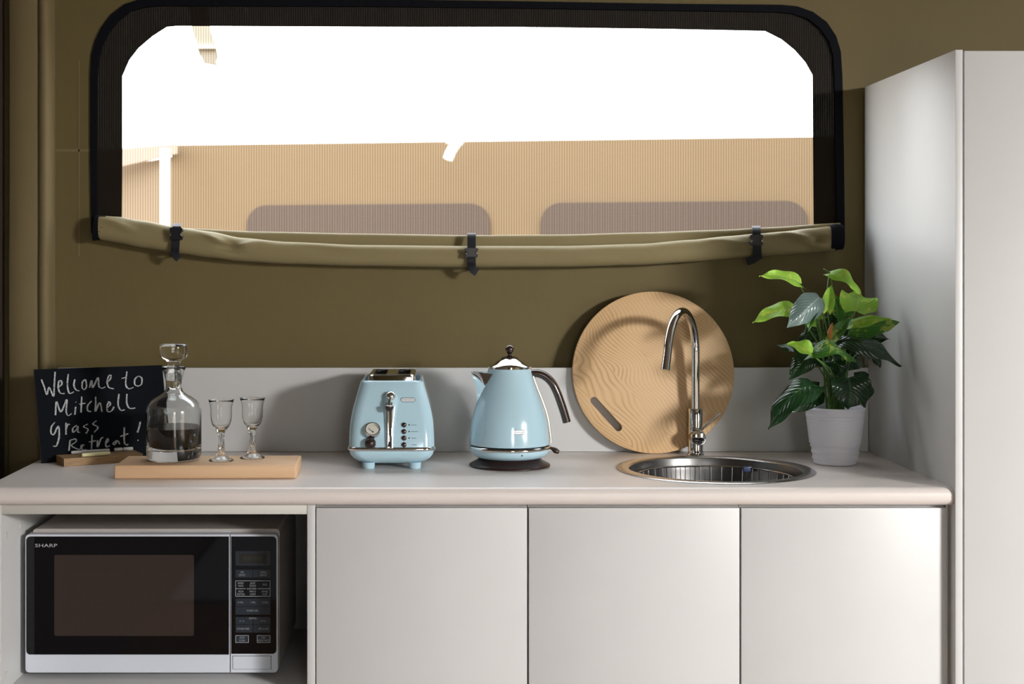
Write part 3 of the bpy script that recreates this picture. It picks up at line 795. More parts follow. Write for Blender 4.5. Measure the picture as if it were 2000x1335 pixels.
strokes = [
 [(120, 235), (150, 315), (183, 405), (208, 325), (258, 425), (266, 300), (276, 150)],
 [(312, 325), (352, 290), (342, 250), (318, 262), (312, 335), (335, 390), (385, 395)],
 [(425, 175), (415, 300), (438, 392), (490, 375)],
 [(500, 235), (488, 300), (512, 352), (552, 365)],
 [(620, 235), (588, 262), (582, 325), (608, 350), (632, 312), (622, 238)],
 [(666, 328), (690, 248), (704, 328), (762, 215), (772, 310), (805, 335), (845, 320)],
 [(858, 275), (900, 235), (910, 190), (885, 195), (866, 262), (885, 325), (942, 342)],
 [(1090, 145), (1076, 285), (1108, 340), (1166, 325)], [(1030, 225), (1090, 208)],
 [(1215, 200), (1182, 232), (1180, 290), (1215, 310), (1255, 288), (1258, 222), (1222, 196)],
 [(280, 640), (292, 488), (342, 602), (408, 462), (402, 600), (425, 645), (466, 620)],
 [(510, 545), (500, 635)], [(508, 490), (516, 494)],
 [(578, 430), (570, 612)], [(550, 515), (620, 505)],
 [(690, 480), (646, 530), (646, 588), (686, 600)],
 [(735, 430), (736, 515), (732, 598), (782, 500), (808, 602)],
 [(865, 558), (902, 520), (885, 488), (864, 545), (872, 597), (912, 595), (945, 545)],
 [(1000, 400), (990, 520), (1020, 583), (1066, 580)],
 [(1090, 400), (1088, 500), (1118, 560), (1186, 560)],
 [(275, 720), (236, 770), (230, 838), (262, 858), (312, 765), (322, 880), (292, 985), (252, 992)],
 [(400, 725), (400, 860)], [(400, 795), (422, 745), (444, 748)],
 [(522, 755), (478, 790), (482, 832), (522, 800), (534, 768), (534, 828), (560, 835)],
 [(648, 740), (597, 770), (650, 800), (626, 848)],
 [(745, 702), (706, 742), (762, 778), (718, 836)],
 [(434, 1044), (446, 920)], [(446, 925), (505, 910), (512, 942), (462, 985), (545, 1028), (575, 1005), (602, 978), (572, 985), (585, 1030), (636, 1030)],
 [(695, 865), (690, 1022)], [(660, 945), (738, 930)],
 [(756, 925), (758, 1000), (795, 910), (822, 890)],
 [(845, 965), (880, 930), (870, 905), (850, 960), (860, 1000), (896, 985)],
 [(975, 925), (936, 958), (952, 976), (984, 930), (1008, 968)],
 [(1060, 778), (1060, 930), (1078, 975), (1106, 970)], [(1015, 882), (1106, 850)],
 [(1242, 715), (1228, 780), (1208, 838)], [(1208, 925), (1222, 925)]]
b = new(); random.seed(3)
for st in strokes:
    pts = catmull([to_board(*p) for p in st], 7) if len(st) > 2 else [to_board(*st[0]), to_board(*st[1])]
    n_ = len(pts); pv = None
    for i, p in enumerate(pts):
        t = (pts[min(i+1, n_-1)]-pts[max(i-1, 0)]).normalized(); sd = t.cross(bn).normalized()
        w = .00135+.0005*noise.noise(p*60)+(.0006 if abs(t.dot(bv_)) > .8 else 0)
        cur = ring(b, [p-sd*w+bn*.0001, p-sd*w*.6+bn*.0004, p+sd*w*.6+bn*.0004, p+sd*w+bn*.0001])
        if pv: skin(b, pv, cur, closed=False)
        pv = cur
obj('chalk_lettering', b, 'stroke', cb, smooth=False, label='white handwritten words')
# stand: slotted wooden block running along the board's foot
hs0 = P(125, 911, 3.342); hs0.z = TOP+.0003
hd = Vector((math.cos(ang), math.sin(ang), 0)); hn = Vector((math.sin(ang), -math.cos(ang), 0))   # hn points to the camera side
b = new(); hh = .0185; Lh = .19; 
sl = (BL-hs0).dot(hn)   # board face offset behind the block front
def hp(s_, t_, z_): return hs0+hd*s_+hn*t_+Vector((0, 0, z_))
sec = [(0, 0), (0, hh), (sl+.0030, hh), (sl+.0030, .0001), (sl-.0120, .0001), (sl-.0120, hh*.9), (sl-.030, hh*.9), (sl-.030, 0)]
# slot walls stay clear of the board
a_ = ring(b, [hp(0, t_, z_) for t_, z_ in sec]); c_ = ring(b, [hp(Lh, t_, z_) for t_, z_ in sec]); skin(b, a_, c_); b.faces.new(a_); b.faces.new(c_[::-1])
for v in list(cb.children): pass
tag(obj('board_stand', b, 'oak', smooth=False, origin=tuple(hs0)), 'slotted brown wooden block at the foot of the chalkboard', 'stand')
def chalk(p0, p1, r_, mat, label, n=16):
    bm = new(); a0 = Vector(p0); a1 = Vector(p1); d_ = (a1-a0).normalized()
    pts = [a0, a0+d_*.0012, a0+d_*.004]+[a0.lerp(a1, k/6) for k in range(1, 6)]+[a1-d_*.003, a1-d_*.001, a1]
    tube(bm, pts, [r_*.72, r_*.93, r_]+[r_]*5+[r_, r_*.93, r_*.8], n)
    return tag(obj('chalk_stick', bm, mat, origin=tuple(a0), angle=50), label, 'chalk', 'chalk sticks on the board stand')
zc = hh
chalk(hp(.043, -.0050, zc+.0050), hp(.112, -.0150+.004, zc+.0050), .0045, 'chalk_yellow', 'pale yellow chalk stick lying in front on the wooden stand')
chalk(hp(.035, sl+.0072, zc+.0042), hp(.040+.088, sl+.0072, zc+.0042), .0038, 'chalk_white', 'long white chalk stick behind the yellow one')
chalk(hp(.140, sl+.0070, zc+.0046), hp(.160, sl+.0070, zc+.0046), .0042, 'chalk_white', 'short white chalk piece on the stand, left of the one behind the decanter')
chalk(hp(.162, sl+.0070, zc+.0046), hp(.186, sl+.0070, zc+.0046), .0042, 'chalk_white', 'white chalk piece at the far end of the stand, beside the decanter')

# ------------------------------------------------------------------ toaster
TCx, TCy = X(766, 3.36), 3.430
tz = TOP
to = root('toaster', 'pale blue two slot toaster with chrome trim', 'toaster', (TCx, TCy, TOP))
# (z above worktop, half width, front y offset, back y offset)
TB = [(.053, .0995, -.145, .140), (.068, .0995, -.143, .139), (.090, .0985, -.1385, .136), (.112, .0965, -.133, .132), (.135, .0920, -.127, .127), (.158, .0860, -.1205, .121), (.178, .0800, -.115, .116),
      (.192, .0763, -.111, .112), (.200, .0735, -.107, .108), (.2035, .0690, -.102, .103), (.2035, .0650, -.0985, .0995)]
def rr_ring(bm, z, hw, y0, y1, r_, n=8, cx=TCx, cy=TCy): return ring(bm, [(u, v, tz+z) for u, v in rrect(cx-hw, cx+hw, cy+y0, cy+y1, r_, n)])
b = new(); pv = None
for (z, hw, y0, y1) in TB:
    cur = rr_ring(b, z, hw, y0, y1, .028 if z < .2 else .020)
    if pv: skin(b, pv, cur)
    else: b.faces.new(cur)
    pv = cur
cur = rr_ring(b, .192, .064, -.0975, .0985, .020); skin(b, pv, cur); b.faces.new(cur)
obj('shell', b, 'blue', to, angle=35)
b = new(); pv = None
for (z, e_) in ((.0435, -.001), (.0445, .0025), (.048, .0035), (.0515, .0025), (.053, -.001)):
    cur = rr_ring(b, z, .0995+e_, -.145-e_, .140+e_, .028+max(e_, 0))
    if pv: skin(b, pv, cur)
    else: b.faces.new(cur)
    pv = cur
b.faces.new(pv); obj('chrome_band', b, 'chrome', to, angle=70)
b = new(); pv = None
for (z, hw, y0, y1, r_) in ((.0435, .0985, -.144, .139, .028), (.034, .0965, -.142, .137, .030), (.024, .090, -.136, .131, .034), (.016, .079, -.125, .120, .036), (.012, .066, -.112, .107, .036)):
    cur = rr_ring(b, z, hw, y0, y1, r_)
    if pv: skin(b, pv, cur)
    else: b.faces.new(cur)
    pv = cur
b.faces.new(pv); obj('lower_housing', b, 'blue_plastic', to, angle=40)
for sx in (-.0533, .0545):
    for sy in (-.115, .105):
        b = new(); lathe(b, [(0, .0003), (.0125, .0003), (.0137, .002), (.0145, .015), (0, .015)], (TCx+sx, TCy+sy, tz), 28); obj('foot', b, 'blue_plastic', to)
# chrome top plate with two bread slots
b = new()
px0, px1, py0, py1 = TCx-.0555, TCx+.0555, TCy-.097, TCy+.095
slots = [rrect(TCx-.0435, TCx-.0135, TCy-.072, TCy+.080, .012, 5), rrect(TCx+.0125, TCx+.0425, TCy-.072, TCy+.080, .012, 5)]
prism(b, rrect(px0+.004, px1-.004, py0+.004, py1-.004, .008), slots, fXY, tz+.2165, tz+.2150, True)
ra = ring(b, [(u, v, tz+.2165) for u, v in rrect(px0+.004, px1-.004, py0+.004, py1-.004, .008)]); rb_ = ring(b, [(u, v, tz+.2145) for u, v in rrect(px0+.001, px1-.001, py0+.001, py1-.001, .010)])
rc_ = ring(b, [(u, v, tz+.2075) for u, v in rrect(px0, px1, py0, py1, .011)]); rd_ = ring(b, [(u, v, tz+.1925) for u, v in rrect(px0-.001, px1+.001, py0-.001, py1+.001, .011)])
skin(b, ra, rb_); skin(b, rb_, rc_); skin(b, rc_, rd_)
bmesh.ops.remove_doubles(b, verts=b.verts, dist=1e-5)
tp = obj('top_plate', b, 'chrome', to, angle=40, label='chrome top plate')
b = new()
for s_ in slots:
    r0 = ring(b, [(u, v, tz+.2150) for u, v in s_]); r1 = ring(b, [(u, v, tz+.120) for u, v in s_]); skin(b, r0, r1); b.faces.new(r1)
obj('bread_slot', b, 'dark', tp, smooth=False)
# front face frame: point (a across from centre, z up) lying on the sloping front
def tf(z):
    for (z0, h0, f0, _), (z1, h1, f1, _) in zip(TB, TB[1:]):
        if z <= z1: return TCy+f0+(f1-f0)*max(0, (z-z0)/(z1-z0))
    return TCy-.1
def tpx(cx, cy):   # crop pixel -> (x, z) on the front
    px = 660+cx/5.5636; py = 700+cy/5.5636; d = 3.30
    for _ in range(5):
        z = Z(py, d)-TOP; d = tf(max(.053, min(z, .2)))
    return X(px, d), z, d
# teardrop boss behind the lever
b = new(); pv = None
st = [(352, 4, 0), (362, 34, .003), (385, 66, .006), (420, 84, .008), (460, 88, .0085), (520, 80, .008), (600, 68, .007), (700, 56, .006), (800, 48, .0052), (900, 43, .0045), (968, 41, .004)]
for cyy, hw, bul in st:
    x0, z, d = tpx(572-(cyy-352)*.018, cyy); h = hw/5.5636*d/F
    cur = ring(b, [(x0+h*math.cos(a), d+.0015-bul*math.sin(a)-.0015*(math.sin(a) > .01), tz+z) for a in [PI*k/14 for k in range(15)]])
    if pv: skin(b, pv, cur, closed=False)
    pv = cur
b.faces.new(pv); obj('lever_boss', b, 'blue', to, angle=60)
b = new(); pv = None   # chrome channel
for cyy in (470, 560, 700, 850, 966):
    x0, z, d = tpx(563, cyy); bul = .0085-(cyy-470)*.0000088
    cur = ring(b, [(x0+u, d-bul-v, tz+z) for u, v in ((-.0078, -.003), (-.0072, .0012), (-.0052, .002), (-.0040, .0005), (.0040, .0005), (.0052, .002), (.0072, .0012), (.0078, -.003))])
    if pv: skin(b, pv, cur, closed=False)
    pv = cur
b.faces.new(pv); obj('lever_channel', b, 'chrome', to, angle=60)
b = new()
x0, z0, d0 = tpx(563, 500); x1, z1, d1 = tpx(563, 955)
q = ring(b, [(x0-.0032, d0-.0094, tz+z0), (x0+.0032, d0-.0094, tz+z0), (x1+.0032, d1-.0055, tz+z1), (x1-.0032, d1-.0055, tz+z1)]); b.faces.new(q)
obj('lever_slot', b, 'dark', to, smooth=False)
x0, z0, d0 = tpx(577, 402)
b = new(); bmesh.ops.create_uvsphere(b, u_segments=32, v_segments=20, radius=.0112, matrix=Matrix.Translation((x0, d0-.010, tz+z0)))
lv_ = obj('lever_ball', b, 'chrome', to)
x2, z2, d2 = tpx(562, 520)
b = new(); tube(b, [Vector((x0-.001, d0-.018, tz+z0-.004)), Vector((x2, d0-.026, tz+z0-.012)), Vector((x2, d0-.028, tz+z2+.002))], .0036, 12); obj('lever_arm', b, 'chrome', to)
b = new(); c = (x2, d0-.030, tz+z2)
lathe(b, [(0, -.0085), (.0062, -.0075), (.0090, -.003), (.0098, .002), (.0096, .0035), (0, .0035)], c, 28); kn = obj('lever_knob', b, 'brown', to)
b = new(); lathe(b, [(.0094, .0034), (.0094, .0046), (.006, .0056), (0, .0058)], c, 28); obj('knob_cap', b, 'badge', kn, label='pale cap')
# gauge
x0, z0, d0 = tpx(378, 762)
def disc(prof, x_, z_, d_, tl=.0):
    bm = new(); lathe(bm, [(r_, -h_) for r_, h_ in prof], (0, 0, 0), 36, axis='Y')
    bmesh.ops.rotate(bm, cent=(0, 0, 0), matrix=Matrix.Rotation(tl, 3, 'X'), verts=bm.verts)
    for v in bm.verts: v.co += Vector((x_, d_, tz+z_))
    return bm
tl = math.radians(-38)
ga = obj('gauge', disc([(.0182, -.011), (.0185, .001), (.0172, .0030), (.0155, .0025), (.0150, .001), (0, .001)], x0, z0, d0-.0095, tl), 'chrome', to, angle=50)
obj('gauge_face', disc([(.0150, .0011), (.0150, .0014), (0, .0014)], x0, z0, d0-.0095, tl), 'dial', ga, smooth=False, label='cream gauge face')
rotg = Matrix.Rotation(tl, 3, 'X')
def gp(a, c_): return Vector((x0, d0-.0095, tz+z0))+rotg@Vector((a, -.0020, c_))
b = new(); tube(b, [gp(-.0095, .0015), gp(.0005, -.0075)], .0006, 6)
tube(b, [gp(.0135*math.cos(t_), .0125*math.sin(t_)) for t_ in [math.radians(5+8*k) for k in range(9)]], .0006, 6)
bmesh.ops.create_uvsphere(b, u_segments=10, v_segments=8, radius=.0019, matrix=Matrix.Translation(gp(.0010, -.0078)))
for k in range(9):
    t_ = math.radians(20+17*k); b2 = gp(.0118*math.cos(t_), .011*math.sin(t_)); tube(b, [b2, gp(.0105*math.cos(t_), .0098*math.sin(t_))], .00025, 5)
obj('gauge_needle', b, 'print_dark', ga)
b = new()
x0, z0, d0 = tpx(355, 915); bmesh.ops.create_uvsphere(b, u_segments=28, v_segments=18, radius=.0130, matrix=Matrix.Translation((x0, d0-.008, tz+z0))@Matrix.Diagonal((1, 1.05, 1, 1)))
obj('browning_knob', b, 'brown', to)
for cyy, lab, led in ((720, 'BAGEL', 1), (792, 'DEFROST', 1), (863, 'REHEAT', 1), (935, 'CANCEL', 0)):
    x0, z0, d0 = tpx(718, cyy)
    obj('push_button', disc([(.0058, -.001), (.0058, .0016), (.0045, .0034), (0, .0042)], x0, z0, d0), 'brown_gloss', to, angle=50)
    if led:
        x0, z0, d0 = tpx(774, cyy-1); obj('indicator_light', disc([(.0017, -.001), (.0017, .0006), (0, .0009)], x0, z0, d0), 'print_dark', to)
    x0, z0, d0 = tpx(828 if lab != 'DEFROST' else 833, cyy)
    text('button_lettering', lab, .0020, .0155 if lab == 'DEFROST' else .0120, (x0, d0-.0006, tz+z0), 'print_dark', to)
def badge(par, cx, cz, d_, w, h, name='badge', cyl=None):
    def fp(u, v, dd):
        y = d_ if cyl is None else cyl(u, v)
        return Vector((cx+u, y-dd, cz+v))
    o_ = rrect(-w/2, w/2, -h/2, h/2, h*.49, 8); i_ = rrect(-w/2+.0008, w/2-.0008, -h/2+.0008, h/2-.0008, (h-.0016)*.49, 8)
    bm = new(); prism(bm, o_, [], fp, .0010, -.001)
    a = obj(name, bm, 'badge', par, smooth=False, label='silver oval badge')
    bm = new(); prism(bm, o_, [i_], fp, .0016, .0009); obj('badge_rim', bm, 'chrome', a, smooth=False)
    text('brand_lettering', "De'Longhi", h*.42, w*.78, (0, 0, 0), 'print_dim', a, fn=lambda p, q_: fp(p, q_, .0013))
x0, z0, d0 = tpx(762, 447); badge(to, x0, tz+z0, d0, .0335, .0102)

# ------------------------------------------------------------------ kettle and its base
KC = Vector((X(995.5, 3.36), 3.36, TOP))
b = new(); lathe(b, [(0, .0003), (.093, .0003), (.0955, .002), (.0950, .0045), (.088, .0085), (.079, .0130), (.073, .0180), (.071, .0195), (0, .0195)], KC, 72)
tag(obj('power_base', b, 'brown', origin=tuple(KC), angle=50), 'round dark brown power base under the blue kettle', 'power base')
KZ = .0200
ke = root('kettle', 'pale blue kettle with chrome lid and curved brown handle', 'kettle', KC+Vector((0, 0, KZ)))
mmk = .0012095
def kz(cy_): return (909-(660+cy_/4.946))*mmk
KP = [(1015, .0955), (960, .0958), (900, .0935), (850, .0922), (800, .0905), (750, .0878), (700, .0845), (650, .0803), (600, .0760), (550, .0712), (500, .0662), (450, .0615), (400, .0572), (350, .0535), (305, .0508), (292, .0500), (288, .0)]
b = new(); lathe(b, [(r_*1.0, kz(c_)) for c_, r_ in KP], KC, 96); obj('shell', b, 'blue', ke, angle=40)
b = new(); lathe(b, [(.094, .0415), (.0967, .0425), (.0975, .0455), (.0967, .0485), (.094, .0500)], KC, 96); obj('chrome_band', b, 'chrome', ke, angle=70)
b = new(); lathe(b, [(0, .0205), (.069, .0205), (.0770, .0220), (.0860, .0265), (.0915, .0330), (.0945, .0415), (.0945, .0435), (0, .0435)], KC, 96); lo = obj('lower_housing', b, 'blue_plastic', ke, angle=40)
b = new(); c = KC+Vector((.0235, -.0905, .0355)); bmesh.ops.create_uvsphere(b, u_segments=12, v_segments=8, radius=.0016, matrix=Matrix.Translation(c)); obj('indicator_light', b, 'dark', lo)
# lid
zl = kz(290)
b = new(); lathe(b, [(.0490, zl-.002), (.0512, zl), (.0514, zl+.0045), (.0500, zl+.0062), (.0425, zl+.0105), (.0330, zl+.0165), (.0235, zl+.0225), (.0210, zl+.0235), (0, zl+.0235)], KC, 72)
ld = obj('lid', b, 'chrome', ke, angle=30, label='chrome lid')
b = new(); lathe(b, [(.0210, zl+.0234), (.0212, zl+.0248), (.0150, zl+.0272), (.0070, zl+.0285), (.0044, zl+.0310), (.0046, zl+.0335), (.0078, zl+.0365), (.0100, zl+.0405), (.0106, zl+.0440), (.0103, zl+.0475), (.0086, zl+.0510), (.0050, zl+.0537), (0, zl+.0546)], KC, 36)
obj('lid_knob', b, 'brown_gloss', ld, label='round brown knob')
# spout
def kr(z):
    for (c0, r0), (c1, r1) in zip(KP, KP[1:]):
        if kz(c0) <= z <= kz(c1): return r0+(r1-r0)*(z-kz(c0))/(kz(c1)-kz(c0))
    return KP[0][1] if z < kz(KP[0][0]) else .05
b = new(); pv = None; z0, z1 = kz(678), kz(338); N = 14
for i in range(N+1):
    t = i/N; z = z0+(z1-z0)*t; rb = kr(z)
    half = .003+.032*t**.95; ext = .0005+.0395*(t**1.05)-.006*math.sin(PI*t)
    xs_ = math.sqrt(max(rb*rb-half*half, 0))
    pts = []
    for k in range(-8, 9):
        u = k/8; s_ = abs(u)
        x_ = -(xs_-.002)-(rb+ext-xs_)*(1-s_); y_ = half*u
        zz_ = z+(.004*(1-s_) if i == N else 0)
        pts.append(KC+Vector((x_, y_, zz_)))
    cur = ring(b, pts)
    if pv: skin(b, pv, cur, closed=False)
    pv = cur
obj('spout', b, 'chrome', ke, angle=60, label='chrome pouring spout')
b2 = new(); rng = ring(b2, [v.co.copy()+Vector((.0015, 0, -.004)) for v in []]) if False else None
b2.free()
b = new()
zt_ = z1-.002; rb = kr(zt_); half = .0345; xs_ = math.sqrt(rb*rb-half*half)
q = ring(b, [KC+Vector((-(xs_-.002)-(rb+.038-xs_)*(1-abs(k/8)), half*k/8, zt_)) for k in range(-8, 9)]); b.faces.new(q)
obj('spout_mouth', b, 'steel', ke, smooth=False)
# handle
hp_ = [(1036, 729), (1050, 729), (1064, 734), (1077, 746), (1087, 764), (1095, 785), (1102, 806), (1107, 824)]
b = new(); pts = catmull([P(a, c, 3.36) for a, c in hp_], 6)
tube(b, pts, [.0088+.0012*min(1, i/12) for i in range(len(pts))], 20, flat=(1.0, 1.25)); obj('handle', b, 'brown_gloss', ke, label='curved brown handle')
b = new(); pts = [KC+Vector((kr(z)*1.004+.0008, -.002, z)) for z in [.055+.158*k/24 for k in range(25)]]
tube(b, pts, .0030, 10, flat=(1, 2.2)); obj('handle_spine', b, 'chrome', ke, label='chrome strip behind the handle')
b = new()
tube(b, [KC+Vector((.0930, -.02, .0455)), KC+Vector((.1000, -.022, .0425)), KC+Vector((.106, -.022, .0385)), KC+Vector((.114, -.022, .0345))], [.003, .006, .0085, .0055], 14, flat=(.8, 1.2)); obj('switch_lever', b, 'brown', ke)
cz = kz(865); cxk = X(1016, 3.27)-KC.x
def kcyl(u, v):
    z = cz+v; r_ = kr(z); x_ = cxk+u
    return KC.y-math.sqrt(max(r_*r_-x_*x_, 0))
badge(ke, KC.x+cxk, KC.z+cz, 0, .0315, .0105, cyl=kcyl)

# ------------------------------------------------------------------ round board leaning on the upstand
RB = .2040; thk = .016
bb = Vector((X(1279.5, 3.56), 3.568, TOP+.0006))
lean = math.atan2(.041, .41)
bw = Vector((0, math.sin(lean), math.cos(lean))); bnr = Vector((0, math.cos(lean), -math.sin(lean)))
def rp_(u, v, d): return bb+Vector((u, 0, 0))+bw*v+bnr*d
outl = circle(0, RB, RB, 120)
c0 = ((1162.5-1279.5)*3.57/F, (886-783)*3.57/F); c1 = ((1209.5-1279.5)*3.57/F, (886-835)*3.57/F)
dv = Vector(c1)-Vector(c0); an = math.atan2(dv.y, dv.x); hr = .0095
slot = [(c1[0]+hr*math.cos(an-PI/2+PI*k/10), c1[1]+hr*math.sin(an-PI/2+PI*k/10)) for k in range(11)]+[(c0[0]+hr*math.cos(an+PI/2+PI*k/10), c0[1]+hr*math.sin(an+PI/2+PI*k/10)) for k in range(11)]
b = new()
def ringrb(r_, d): return [(r_*math.cos(2*PI*i/120), RB+r_*math.sin(2*PI*i/120)) for i in range(120)]
prism(b, ringrb(RB-.0025, 0), [slot], rp_, 0, None)
prism(b, ringrb(RB-.0025, 0), [slot], rp_, thk, None)
s0 = ring(b, [rp_(u, v, 0) for u, v in slot]); s1 = ring(b, [rp_(u, v, thk) for u, v in slot]); skin(b, s0, s1)
pv = None
for r_, d in ((RB-.0025, 0), (RB-.0007, .0007), (RB, .0025), (RB, thk-.0025), (RB-.0007, thk-.0007), (RB-.0025, thk)):
    cur = ring(b, [rp_(u, v, d) for u, v in ringrb(r_, d)])
    if pv: skin(b, pv, cur)
    pv = cur
bmesh.ops.remove_doubles(b, verts=b.verts, dist=1e-5)
tag(obj('chopping_board', b, 'ash', origin=tuple(bb), angle=40), 'large round wooden chopping board leaning behind the tap', 'chopping board')

# ------------------------------------------------------------------ sink, wire basket, tap
SC = Vector((SINK[0], SINK[1], TOP))
sk = root('sink', 'round stainless steel sink set in the worktop', 'sink', SC)
b = new()
lathe(b, [(.2270, .0003), (.2275, .0012), (.2250, .0028), (.2180, .0036), (.2060, .0038), (.2010, .0030), (.1975, -.001)], SC, 96); obj('rim', b, 'steel', sk, angle=60)
b = new()
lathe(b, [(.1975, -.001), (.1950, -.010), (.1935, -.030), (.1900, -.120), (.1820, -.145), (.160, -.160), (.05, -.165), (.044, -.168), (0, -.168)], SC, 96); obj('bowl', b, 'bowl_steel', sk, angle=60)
b = new(); lathe(b, [(.043, -.1672), (.040, -.1650), (.030, -.1655), (0, -.1670)], SC, 32); obj('drain', b, 'chrome', sk)
def circ3(r_, z, n=72): return [SC+Vector((r_*math.cos(2*PI*i/n), r_*math.sin(2*PI*i/n), z)) for i in range(n+1)]
ba = root('wire_basket', 'round steel wire draining basket inside the sink', 'basket', SC+Vector((0, 0, -.15)))
b = new(); tube(b, circ3(.1800, -.017), .0019, 8, cap=False); tube(b, circ3(.1650, -.125), .0016, 8, cap=False); tube(b, circ3(.09, -.135), .0014, 6, cap=False)
obj('wire_ring', b, 'steel_wire', ba)
b = new()
for k in range(44):
    a = 2*PI*k/44; e_ = Vector((math.cos(a), math.sin(a), 0))
    tube(b, catmull([SC+e_*.1800+Vector((0, 0, -.017)), SC+e_*.1745+Vector((0, 0, -.07)), SC+e_*.1650+Vector((0, 0, -.125)), SC+e_*.09+Vector((0, 0, -.1365))], 3), .0011, 6)
obj('wire_rib', b, 'steel_wire', ba)
b = new(); a = math.atan2(.1798, .055); c = SC+Vector((.1065, .145, -.019)); box(b, c.x-.010, c.x+.010, c.y-.006, c.y+.003, c.z-.007, c.z+.006, .002); obj('basket_clip', b, 'blue_clip', ba, label='small blue clip')

TC = Vector((X(1358.5, 3.547), 3.547, TOP))
tpn = root('mixer_tap', 'tall chrome swan neck mixer tap behind the sink', 'tap', TC)
zr = lambda py: Z(py, 3.547)-TOP
b = new(); lathe(b, [(0, .0003), (.0215, .0003), (.0220, .002), (.0205, .0050), (.0186, .0056), (.0184, .008), (.0184, zr(834)), (.0178, zr(833)), (.0178, zr(831.5)), (.0184, zr(831)), (.0184, zr(799)), (.0176, zr(797.5)), (.0104, zr(797)), (.0104, zr(796))], TC, 48)
obj('body', b, 'chrome', tpn, angle=30)
E = P(1299.5, 722, 3.345)           # outlet
hd_ = Vector((E.x-TC.x, E.y-TC.y, 0)); Lr = hd_.length; hx = hd_/Lr; R2 = Lr/2*.93
zc_ = Z(600, 3.45)-TOP-.0105-R2
pts = [TC+Vector((0, 0, z)) for z in (zr(800), .13, .17, zc_-.02)]
for k in range(0, 25):
    a = PI*k/24*.94
    pts.append(TC+hx*(R2-R2*math.cos(a))+Vector((0, 0, zc_+R2*math.sin(a))))
last = pts[-1]; pts += [last.lerp(E, .5), E]
pts = catmull(pts, 3)
b = new(); tube(b, pts, .0102, 24, cap=True, up=Vector((.3, .9, 0))); obj('spout', b, 'chrome', tpn, angle=50)
b = new(); dn = (pts[-1]-pts[-4]).normalized(); tube(b, [E-dn*.010, E+dn*.001, E+dn*.0014], [.0108, .0108, .0095], 24); obj('aerator', b, 'chrome', tpn, angle=40)
kc = TC+Vector((.000, 0, zr(851)))
kd = Vector((.07, -.99, -.06)).normalized()
b = new(); tube(b, [kc+kd*.002, kc+kd*.030, kc+kd*.0325, kc+kd*.0335], [.0185, .0185, .0180, .0168], 36); hub = obj('lever_hub', b, 'chrome', tpn, angle=50)
b = new(); s0_ = P(1371, 838, 3.525); s1_ = P(1406.5, 806, 3.520); tube(b, [s0_-(s1_-s0_)*.25, s0_, s1_, s1_+(s1_-s0_)*.01], [.0030, .0030, .0033, .0026], 14); obj('lever_rod', b, 'chrome', hub)

# ------------------------------------------------------------------ potted plant
PC = Vector((X(1631, 3.393), 3.393, TOP))
pl = root('potted_plant', 'leafy green pothos plant in a ribbed white pot in the corner', 'plant', PC)
PH = .1365
b = new(); prof = [(0, .0005), (.046, .0003), (.0495, .002)]
N = 150
for i in range(1, N):
    t = i/N; h = .003+(PH-.006)*t
    prof.append((.0510+.0190*t+.0024*(.6-abs(math.sin(h*PI/.0145))), h))
prof += [(.0712, PH-.003), (.0714, PH-.001), (.0704, PH), (.0690, PH-.001), (.0680, PH-.02), (.060, .05), (0, .05)]
lathe(b, prof, PC, 72); obj('pot', b, 'pot', pl, angle=80)
b = new(); lathe(b, [(.0676, PH-.028), (.05, PH-.024), (0, PH-.020)], PC, 36)
for v in b.verts: v.co.z += .003*noise.noise(v.co*60)
obj('soil', b, 'soil', pl)

uvname = 'UVMap'
def leaf(bm, base, tip, width, arch, nrm, fold=.25, wave_=.06, lobe=.16, mi=0, curl=0.0, seed=0):
    uv = bm.loops.layers.uv.verify()
    nu, nv = 14, 5
    base = Vector(base); tip = Vector(tip); ax = tip-base; L = ax.length
    nrm = Vector(nrm); nrm = (nrm-ax*(nrm.dot(ax)/ax.length_squared)).normalized()
    grid = []
    for i in range(nu+1):
        t = i/nu
        f_ = (math.sin(PI*min(1, t**.62)))**.80 if 0 < t < 1 else 0
        f_ = f_*(1-.18*t)
        if i == 0: f_ = .42
        if t > .82: f_ *= .6+.4*(1-t)/.18
        w = width/2*f_
        mid = base+ax*t+nrm*arch*math.sin(PI*t**.8)
        t2 = min(t+.03, 1.0); t1 = max(t-.03, 0)
        tan = (ax*(t2-t1)+nrm*arch*(math.sin(PI*t2**.8)-math.sin(PI*t1**.8))).normalized()
        n_ = (nrm-tan*nrm.dot(tan)).normalized(); sd = tan.cross(n_)
        row = []
        for j in range(-nv, nv+1):
            s_ = j/nv
            wv = wave_*width*math.sin(t*11+seed*2.1+(1.7 if j < 0 else 0))*abs(s_)**2
            p = mid+sd*(w*s_*(1-curl*.4*abs(s_)))+n_*(fold*w*abs(s_)-curl*w*s_*s_+wv)-tan*(lobe*L*abs(s_)*(1-t)**3)
            row.append((p, s_, t))
        grid.append(row)
    V = [[bm.verts.new(p) for p, _, _ in row] for row in grid]
    for i in range(nu):
        for j in range(2*nv):
            try: f = bm.faces.new((V[i][j], V[i+1][j], V[i+1][j+1], V[i][j+1]))
            except ValueError: continue
            f.material_index = mi; f.smooth = True
            for lp, (ii, jj) in zip(f.loops, ((i, j), (i+1, j), (i+1, j+1), (i, j+1))):
                lp[uv].uv = (grid[ii][jj][1]*.5+.5, grid[ii][jj][2])
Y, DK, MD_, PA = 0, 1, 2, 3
UP = (0, -.35, 1)
